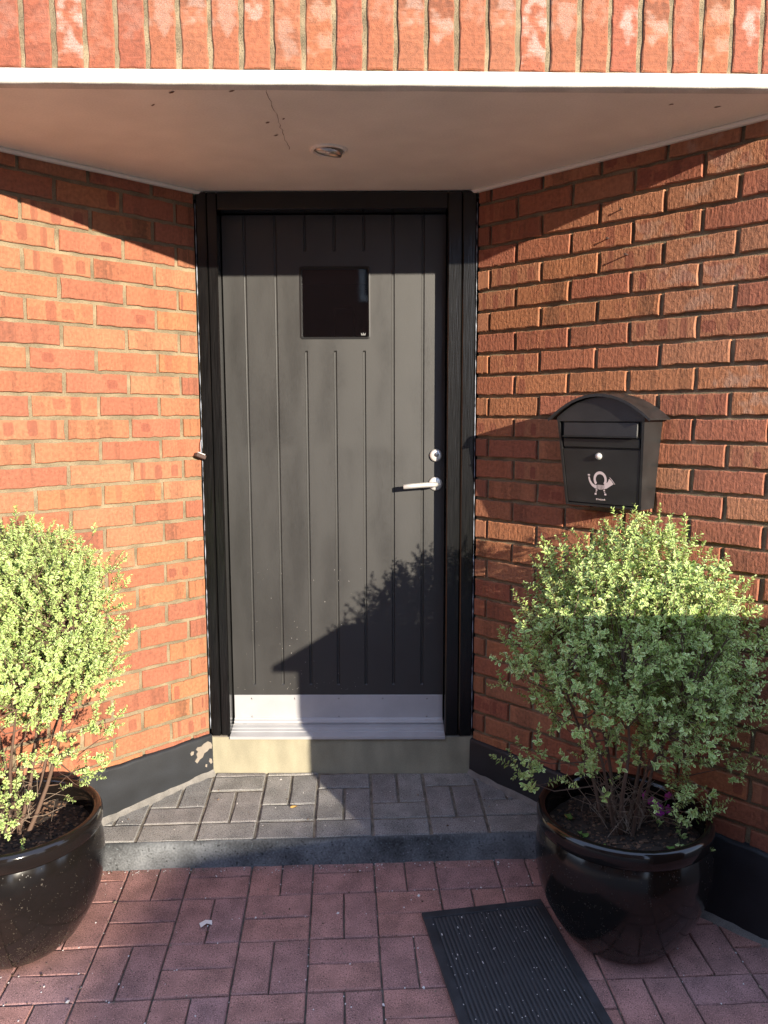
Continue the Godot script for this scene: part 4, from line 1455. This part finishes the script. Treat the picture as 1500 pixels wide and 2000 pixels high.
	for sg in [-1, 1]:
		for q in [[0.0145, -0.0270, 0.003, 0.0026], [0.0160, -0.0335, 0.002, 0.0016], [0.0185, -0.0405, 0.0036, 0.0032]]:
			var cx: float = sg * q[0] - 0.0005
			quad(s, Vector3(cx - q[2], q[1] - q[3], 0), Vector3(cx + q[2], q[1] - q[3], 0), Vector3(cx + q[2], q[1] + q[3], 0), Vector3(cx - q[2], q[1] + q[3], 0))
	part(em, "post_horn", done(s), M.print_grey)
	var tm := TextMesh.new()
	var fnt := SystemFont.new()
	fnt.font_names = PackedStringArray(["Droid Serif"])
	tm.font = fnt
	tm.text = "Böntorni"
	tm.font_size = 64
	tm.pixel_size = 0.00013
	tm.depth = 0.0004
	part(em, "lettering", tm, M.print_grey, Vector3(-0.001, -0.0590, 0.0))

func build_pots() -> void:
	var pr := Vector3(0.868, ground_y(0.75) + 0.001, 0.752)
	var pl := Vector3(-0.905, ground_y(0.78) + 0.001, 0.776)
	pot("large glossy black pot in shade beneath the mailbox, mat at its foot", pr, 2).scale = Vector3.ONE * 0.965
	pot("large dusty black pot cut off by the left picture edge", pl, 5).scale = Vector3.ONE * 0.955
	var greens := [Color(0.30, 0.43, 0.13), Color(0.25, 0.38, 0.11), Color(0.33, 0.46, 0.14), Color(0.28, 0.38, 0.10)]
	var creams := [Color(0.62, 0.70, 0.28), Color(0.54, 0.64, 0.22), Color(0.67, 0.73, 0.34), Color(0.45, 0.56, 0.18)]
	var right_sprigs := [sprig(1, 20, 0.0140, 0.066, greens, creams), sprig(2, 17, 0.0132, 0.056, greens, creams), sprig(3, 22, 0.0130, 0.074, greens, creams), sprig(8, 14, 0.0145, 0.048, greens, creams)]
	var left_sprigs := [sprig(4, 20, 0.0112, 0.046, greens, creams), sprig(5, 17, 0.0106, 0.040, greens, creams), sprig(6, 23, 0.0108, 0.052, greens, creams)]
	var soil := 0.332
	# right shrub
	var tr := thing("variegated_shrub", "half shaded variegated shrub in the pot under the mailbox", "shrub", pr + Vector3(0, soil, 0), 0.0, "potted shrubs")
	var yb := pr.y + soil
	var inside_r := func(p: Vector3, u: float) -> bool:
		var w := p + Vector3(pr.x, yb, pr.z)
		if w.x - w.z > HALF - 0.05: return false
		var q := Vector3((p.x - 0.02) / 0.305, (w.y - 0.565) / 0.32, p.z / 0.28)
		var d := q.length()
		if d > 1.0 + 0.06 * sin(p.x * 23.0 + p.y * 17.0): return false
		if w.y < 0.46 and p.x < 0.02 and u > 0.16: return false
		if w.y < 0.36 and u > 0.22: return false
		if w.y < 0.55 and p.x > 0.30 and p.z > 0.12: return false
		if d < 0.55 and u > 0.25: return false
		return true
	var ex_r := [Vector3(0.15, 0.08, 0.06), Vector3(0.15, 0.05, 0.10), Vector3(0.14, 0.13, 0.05), Vector3(0.26, 0.21, 0.06), Vector3(0.30, 0.27, 0.06), Vector3(-0.28, 0.22, 0.02), Vector3(-0.27, 0.13, -0.02), Vector3(0.10, 0.14, 0.16), Vector3(-0.12, 0.20, 0.10), Vector3(-0.27, 0.55, 0.05), Vector3(-0.24, 0.63, 0.02), Vector3(-0.30, 0.47, 0.08), Vector3(-0.20, 0.68, 0.06), Vector3(-0.28, 0.60, -0.04)]
	shrub(tr, 101, 290, 8, 0.066, inside_r, AABB(Vector3(-0.38, 0.05, -0.36), Vector3(0.78, 0.90, 0.72)), 7, right_sprigs, ex_r, 55)
	# left shrub
	var tl := thing("variegated_shrub", "fully sunlit fine leaved shrub in the left pot", "shrub", pl + Vector3(0, soil, 0), 0.0, "potted shrubs")
	var yl := pl.y + soil
	var inside_l := func(p: Vector3, u: float) -> bool:
		var w := p + Vector3(pl.x, yl, pl.z)
		if -w.x - w.z > HALF - 0.075: return false
		var q := Vector3((p.x - 0.03) / 0.275, (w.y - 0.64) / 0.275, p.z / 0.27)
		var d := q.length()
		if d > 1.0 + 0.05 * sin(p.x * 21.0 + p.y * 19.0): return false
		if w.y < 0.52 and p.x > -0.10 and p.x < 0.14 and u > 0.15: return false
		if d < 0.55 and u > 0.3: return false
		return true
	var ex_l := [Vector3(0.06, 0.11, 0.13), Vector3(0.05, 0.15, 0.14), Vector3(0.26, 0.28, 0.0), Vector3(0.24, 0.22, 0.04), Vector3(0.20, 0.33, 0.05), Vector3(0.28, 0.34, 0.0), Vector3(0.17, 0.18, 0.02), Vector3(0.02, 0.17, 0.15), Vector3(-0.02, 0.24, 0.16), Vector3(0.11, 0.27, 0.12)]
	shrub(tl, 202, 290, 11, 0.058, inside_l, AABB(Vector3(-0.33, 0.1, -0.33), Vector3(0.66, 0.85, 0.66)), 8, left_sprigs, ex_l, 40)

	# purple bedding flowers under the right shrub
	var fl := thing("purple_flowers", "little purple flowers at the back of the shaded pot", "flowers", Vector3(0.975, yb, 0.71))
	var spots := [Vector3(-0.010, 0.050, -0.055), Vector3(-0.004, 0.048, -0.020), Vector3(0.012, 0.042, -0.006), Vector3(0.036, 0.040, 0.012), Vector3(0.004, 0.035, 0.026), Vector3(0.050, 0.060, -0.030)]
	for p in spots:
		var sp: Vector3 = p
		var b := Node3D.new()
		b.name = "blossom"
		fl.add_child(b, true)
		b.position = sp
		b.rotation = Vector3(0.7 + rng.randf_range(-0.3, 0.3), rng.randf_range(-0.5, 0.5), rng.randf() * 1.2)
		var s := begin()
		s.set_smooth_group(-1)
		for k in 5:
			var a := TAU * k / 5.0
			var d := Vector3(cos(a), 0.0, sin(a))
			var sd := Vector3(-sin(a), 0.0, cos(a))
			var rr := 0.0125 * rng.randf_range(0.9, 1.1)
			var q := [Vector3.ZERO, d * rr * 0.5 - sd * rr * 0.42 + Vector3(0, 0.003, 0), d * rr - sd * rr * 0.38 + Vector3(0, 0.002, 0), d * rr * 1.08 + Vector3(0, 0.0035, 0), d * rr + sd * rr * 0.38 + Vector3(0, 0.002, 0), d * rr * 0.5 + sd * rr * 0.42 + Vector3(0, 0.003, 0)]
			for m in range(1, 5): tri(s, q[0], q[m + 1], q[m])
		part(b, "petals", done(s), M.petal)
	var s3 := begin()
	for p in spots:
		var sp: Vector3 = p
		tube(s3, [Vector3(sp.x * 0.3, 0, sp.z * 0.3), sp * 0.6 + Vector3(0.004, 0, 0), sp], [0.0012, 0.001, 0.0009], 4)
	part(fl, "stalks", done(s3), M.seedling)
	# self-sown seedlings in the soil
	var seeds := [[0.735, 0.800, 3, "seedling with round leaves nearest the pot's left front rim"], [0.775, 0.868, 4, "pair of round leaved seedlings at the front left rim of the shaded pot"], [0.822, 0.905, 3, "tiny seedling at the front rim of the shaded pot"], [0.935, 0.905, 3, "yellowing seedling at the front right rim of the shaded pot"], [0.975, 0.885, 4, "round leaved seedling by the right front rim, beside the yellowing one"], [1.005, 0.860, 2, "rightmost seedling in the soil of the shaded pot"], [0.720, 0.690, 4, "seedling at the back left of the shaded pot's soil"]]
	for q in seeds:
		var sd := thing("seedling", q[3], "seedling", Vector3(q[0], yb - 0.012, q[1]), 0.0, "seedlings in the shaded pot")
		for k in q[2]:
			var s := begin()
			s.set_smooth_group(-1)
			var c := Vector3(rng.randf_range(-0.016, 0.016), rng.randf_range(0.012, 0.022), rng.randf_range(-0.014, 0.014))
			var rr := rng.randf_range(0.007, 0.0125)
			var ring := []
			for m in 10:
				var a := TAU * m / 10.0
				ring.append(c + Vector3(cos(a) * rr, 0.003 * cos(a * 2.0) + (0.0 if m != 5 else -0.001), sin(a) * rr * 0.85 + 0.0))
			for m in 10: tri(s, c + Vector3(0, -0.002, 0), ring[(m + 1) % 10], ring[m])
			tube(s, [Vector3(0, -0.006, 0), c * 0.6, c + Vector3(0, -0.002, 0)], [0.0009, 0.0008, 0.0007], 4)
			part(sd, "leaf", done(s), M.seedling if rng.randf() < 0.85 else M.yellow_leaf)

func build_small() -> void:
	# rubber door mat, lying askew
	var gyc := ground_y(0.9)
	var mt := thing("door_mat", "black ribbed rubber mat lying askew on the red paving", "door mat", Vector3(0.533, gyc + 0.0035, 0.970), 0.185)
	mt.rotation.x = 0.045
	var w := 0.385
	var l := 0.66
	part(mt, "base", box_mesh(Vector3(w, 0.004, l), 0.0015), M.rubber, Vector3(0, 0.002, 0))
	for q in [[Vector3(0, 0.006, -l * 0.5 + 0.014), Vector3(w, 0.005, 0.028)], [Vector3(0, 0.006, l * 0.5 - 0.014), Vector3(w, 0.005, 0.028)], [Vector3(-w * 0.5 + 0.014, 0.006, 0), Vector3(0.028, 0.005, l - 0.057)], [Vector3(w * 0.5 - 0.014, 0.006, 0), Vector3(0.028, 0.005, l - 0.057)]]:
		part(mt, "border", box_mesh(q[1], 0.002), M.rubber, q[0])
	var rib := box_mesh(Vector3(0.0062, 0.0052, l - 0.062), 0.0016)
	var nr := 26
	for k in nr:
		part(mt, "rib", rib, M.dusty_rubber, Vector3(lerpf(-w * 0.5 + 0.036, w * 0.5 - 0.036, k / float(nr - 1)), 0.0058, 0))
	var mg := []
	for k in 110:
		var big := rng.randf_range(0.0008, 0.0022)
		mg.append(Transform3D(Basis.from_euler(Vector3(rng.randf() * 6, rng.randf() * 6, rng.randf() * 6)).scaled(Vector3(big, big * 0.5, big * (1.0 if k % 4 else 3.0))), Vector3(rng.randf_range(-0.17, 0.17), 0.0088, rng.randf_range(-0.31, 0.31))))
	scatter(mt, "grit", crumb(44), M.chip, mg)
	# stub of cable and a brown plastic clip at the left jamb
	var cb := thing("cable_clip", "small brown plastic clip hanging on a white wire at the left jamb", "cable clip", Vector3(-0.520, 1.086, 0.014), PI / 4)
	var s := begin()
	cbox(s, Vector3(0, 0, 0.020), Vector3(0.040, 0.015, 0.020), 0.002, Basis(Vector3(0, 0, 1), -0.36))
	part(cb, "clip", done(s), M.brown_plastic)
	s = begin()
	cbox(s, Vector3(0.004, 0.0085, 0.020), Vector3(0.030, 0.004, 0.012), 0.001, Basis(Vector3(0, 0, 1), -0.36))
	part(cb, "terminals", done(s), M.chip)
	s = begin()
	tube(s, [Vector3(0.016, 0.058, 0.004), Vector3(0.012, 0.056, 0.009), Vector3(0.008, 0.048, 0.013), Vector3(0.006, 0.035, 0.016), Vector3(0.004, 0.012, 0.020)], [0.0016, 0.0016, 0.0016, 0.0016, 0.0016], 6)
	part(cb, "wire", done(s), M.caulk)
	# three old nails left in the right wall
	for q in [[0.567, 1.862, 0.010, "old nail in the right brick wall, highest of three"], [0.523, 1.782, 0.009, "old nail in the right brick wall, middle of three"], [0.590, 1.723, 0.016, "old nail in the right brick wall casting a long shadow, lowest of three"]]:
		var nl := thing("wall_nail", q[3], "nail", Vector3(HALF, q[1], 0) + Vector3(0.7071, 0, 0.7071) * q[0], -PI / 4, "nails in the right wall")
		s = begin()
		tube(s, [Vector3(0, 0, -0.01), Vector3(0, -0.001, q[2])], [0.0022, 0.0022], 6)
		part(nl, "shank", done(s), M.brown_plastic)
		s = begin()
		tube(s, [Vector3(0, -0.001, q[2]), Vector3(0, -0.001, q[2] + 0.0015)], [0.0042, 0.0038], 8)
		part(nl, "nail_head", done(s), M.brown_plastic)
	# litter
	var pp := thing("paper_scrap", "crumpled white paper scrap on the red pavers", "litter", Vector3(-0.37, ground_y(0.718) + 0.003, 0.718), 0.3)
	s = begin()
	s.set_smooth_group(-1)
	var g := [Vector3(-0.019, 0.002, -0.008), Vector3(0.0, 0.006, -0.013), Vector3(0.019, 0.003, -0.010), Vector3(0.018, 0.001, 0.009), Vector3(0.002, 0.007, 0.007), Vector3(-0.016, 0.001, 0.014)]
	for q in [[0, 5, 4, 1], [1, 4, 3, 2]]:
		quad(s, g[q[0]], g[q[1]], g[q[2]], g[q[3]])
		var dn := Vector3(0, -0.0006, 0)
		quad(s, g[q[3]] + dn, g[q[2]] + dn, g[q[1]] + dn, g[q[0]] + dn)
	part(pp, "sheet", done(s), M.paper)
	var yl := thing("fallen_leaf", "single yellow leaf fallen on the grey step", "leaf", Vector3(-0.156, step_y(0.24) + 0.002, 0.24), 0.4)
	s = begin()
	s.set_smooth_group(-1)
	var ring := []
	for k in 9:
		var a := TAU * k / 9.0
		ring.append(Vector3(cos(a) * 0.015, 0.002 + 0.002 * sin(a * 2.0), sin(a) * 0.007))
	for k in range(1, 8): tri(s, ring[0], ring[k + 1], ring[k])
	part(yl, "blade", done(s), M.yellow_leaf)
	# white grit and crumbs in the joints
	var gt := Node3D.new()
	gt.name = "grit"
	add_child(gt)
	gt.set_meta("kind", "stuff")
	gt.set_meta("label", "white grit and crumbs scattered in the paving joints")
	gt.set_meta("category", "grit")
	var lists := [[], [], []]
	for k in 1300:
		var x := rng.randf_range(-1.1, 1.2)
		var z := 0.44 + 0.85 * rng.randf() if k < 1120 else rng.randf_range(0.03, 0.38)
		if k < 860:   # most of it lies in the joints
			var i := roundf((x + 0.267) / 0.1024)
			if rng.randf() < 0.5:
				x = -0.267 + i * 0.1024 + 0.06 * (z - 0.586) + rng.randfn() * 0.003
			else:
				z = 0.586 + roundf((z - 0.586) / 0.1024) * 0.1024 - 0.0584 * (x + 0.267) + rng.randfn() * 0.003
		if k >= 220 and k < 560:
			z = 0.425 - 0.045 * (x + 0.3) + 0.02 + absf(rng.randfn()) * 0.012
		if absf(x) - z > HALF - 0.03:
			continue
		var fz := 0.425 - 0.045 * (x + 0.3)
		var y := step_y(z) if z < fz - 0.01 else ground_y(z)
		var big := rng.randf_range(0.0012, 0.0032) * (1.0 if rng.randf() < 0.90 else 2.0)
		lists[k % 3].append(Transform3D(Basis.from_euler(Vector3(rng.randf() * 6, rng.randf() * 6, rng.randf() * 6)).scaled(Vector3(big, big * 0.6, big * 1.3)), Vector3(x, y + big * 0.3, z)))
	scatter(gt, "grit", crumb(31), M.chip, lists[0])
	scatter(gt, "grit", crumb(32), M.soil_mid, lists[1])
	scatter(gt, "grit", crumb(33), M.dry_twig, lists[2])
	print("built")
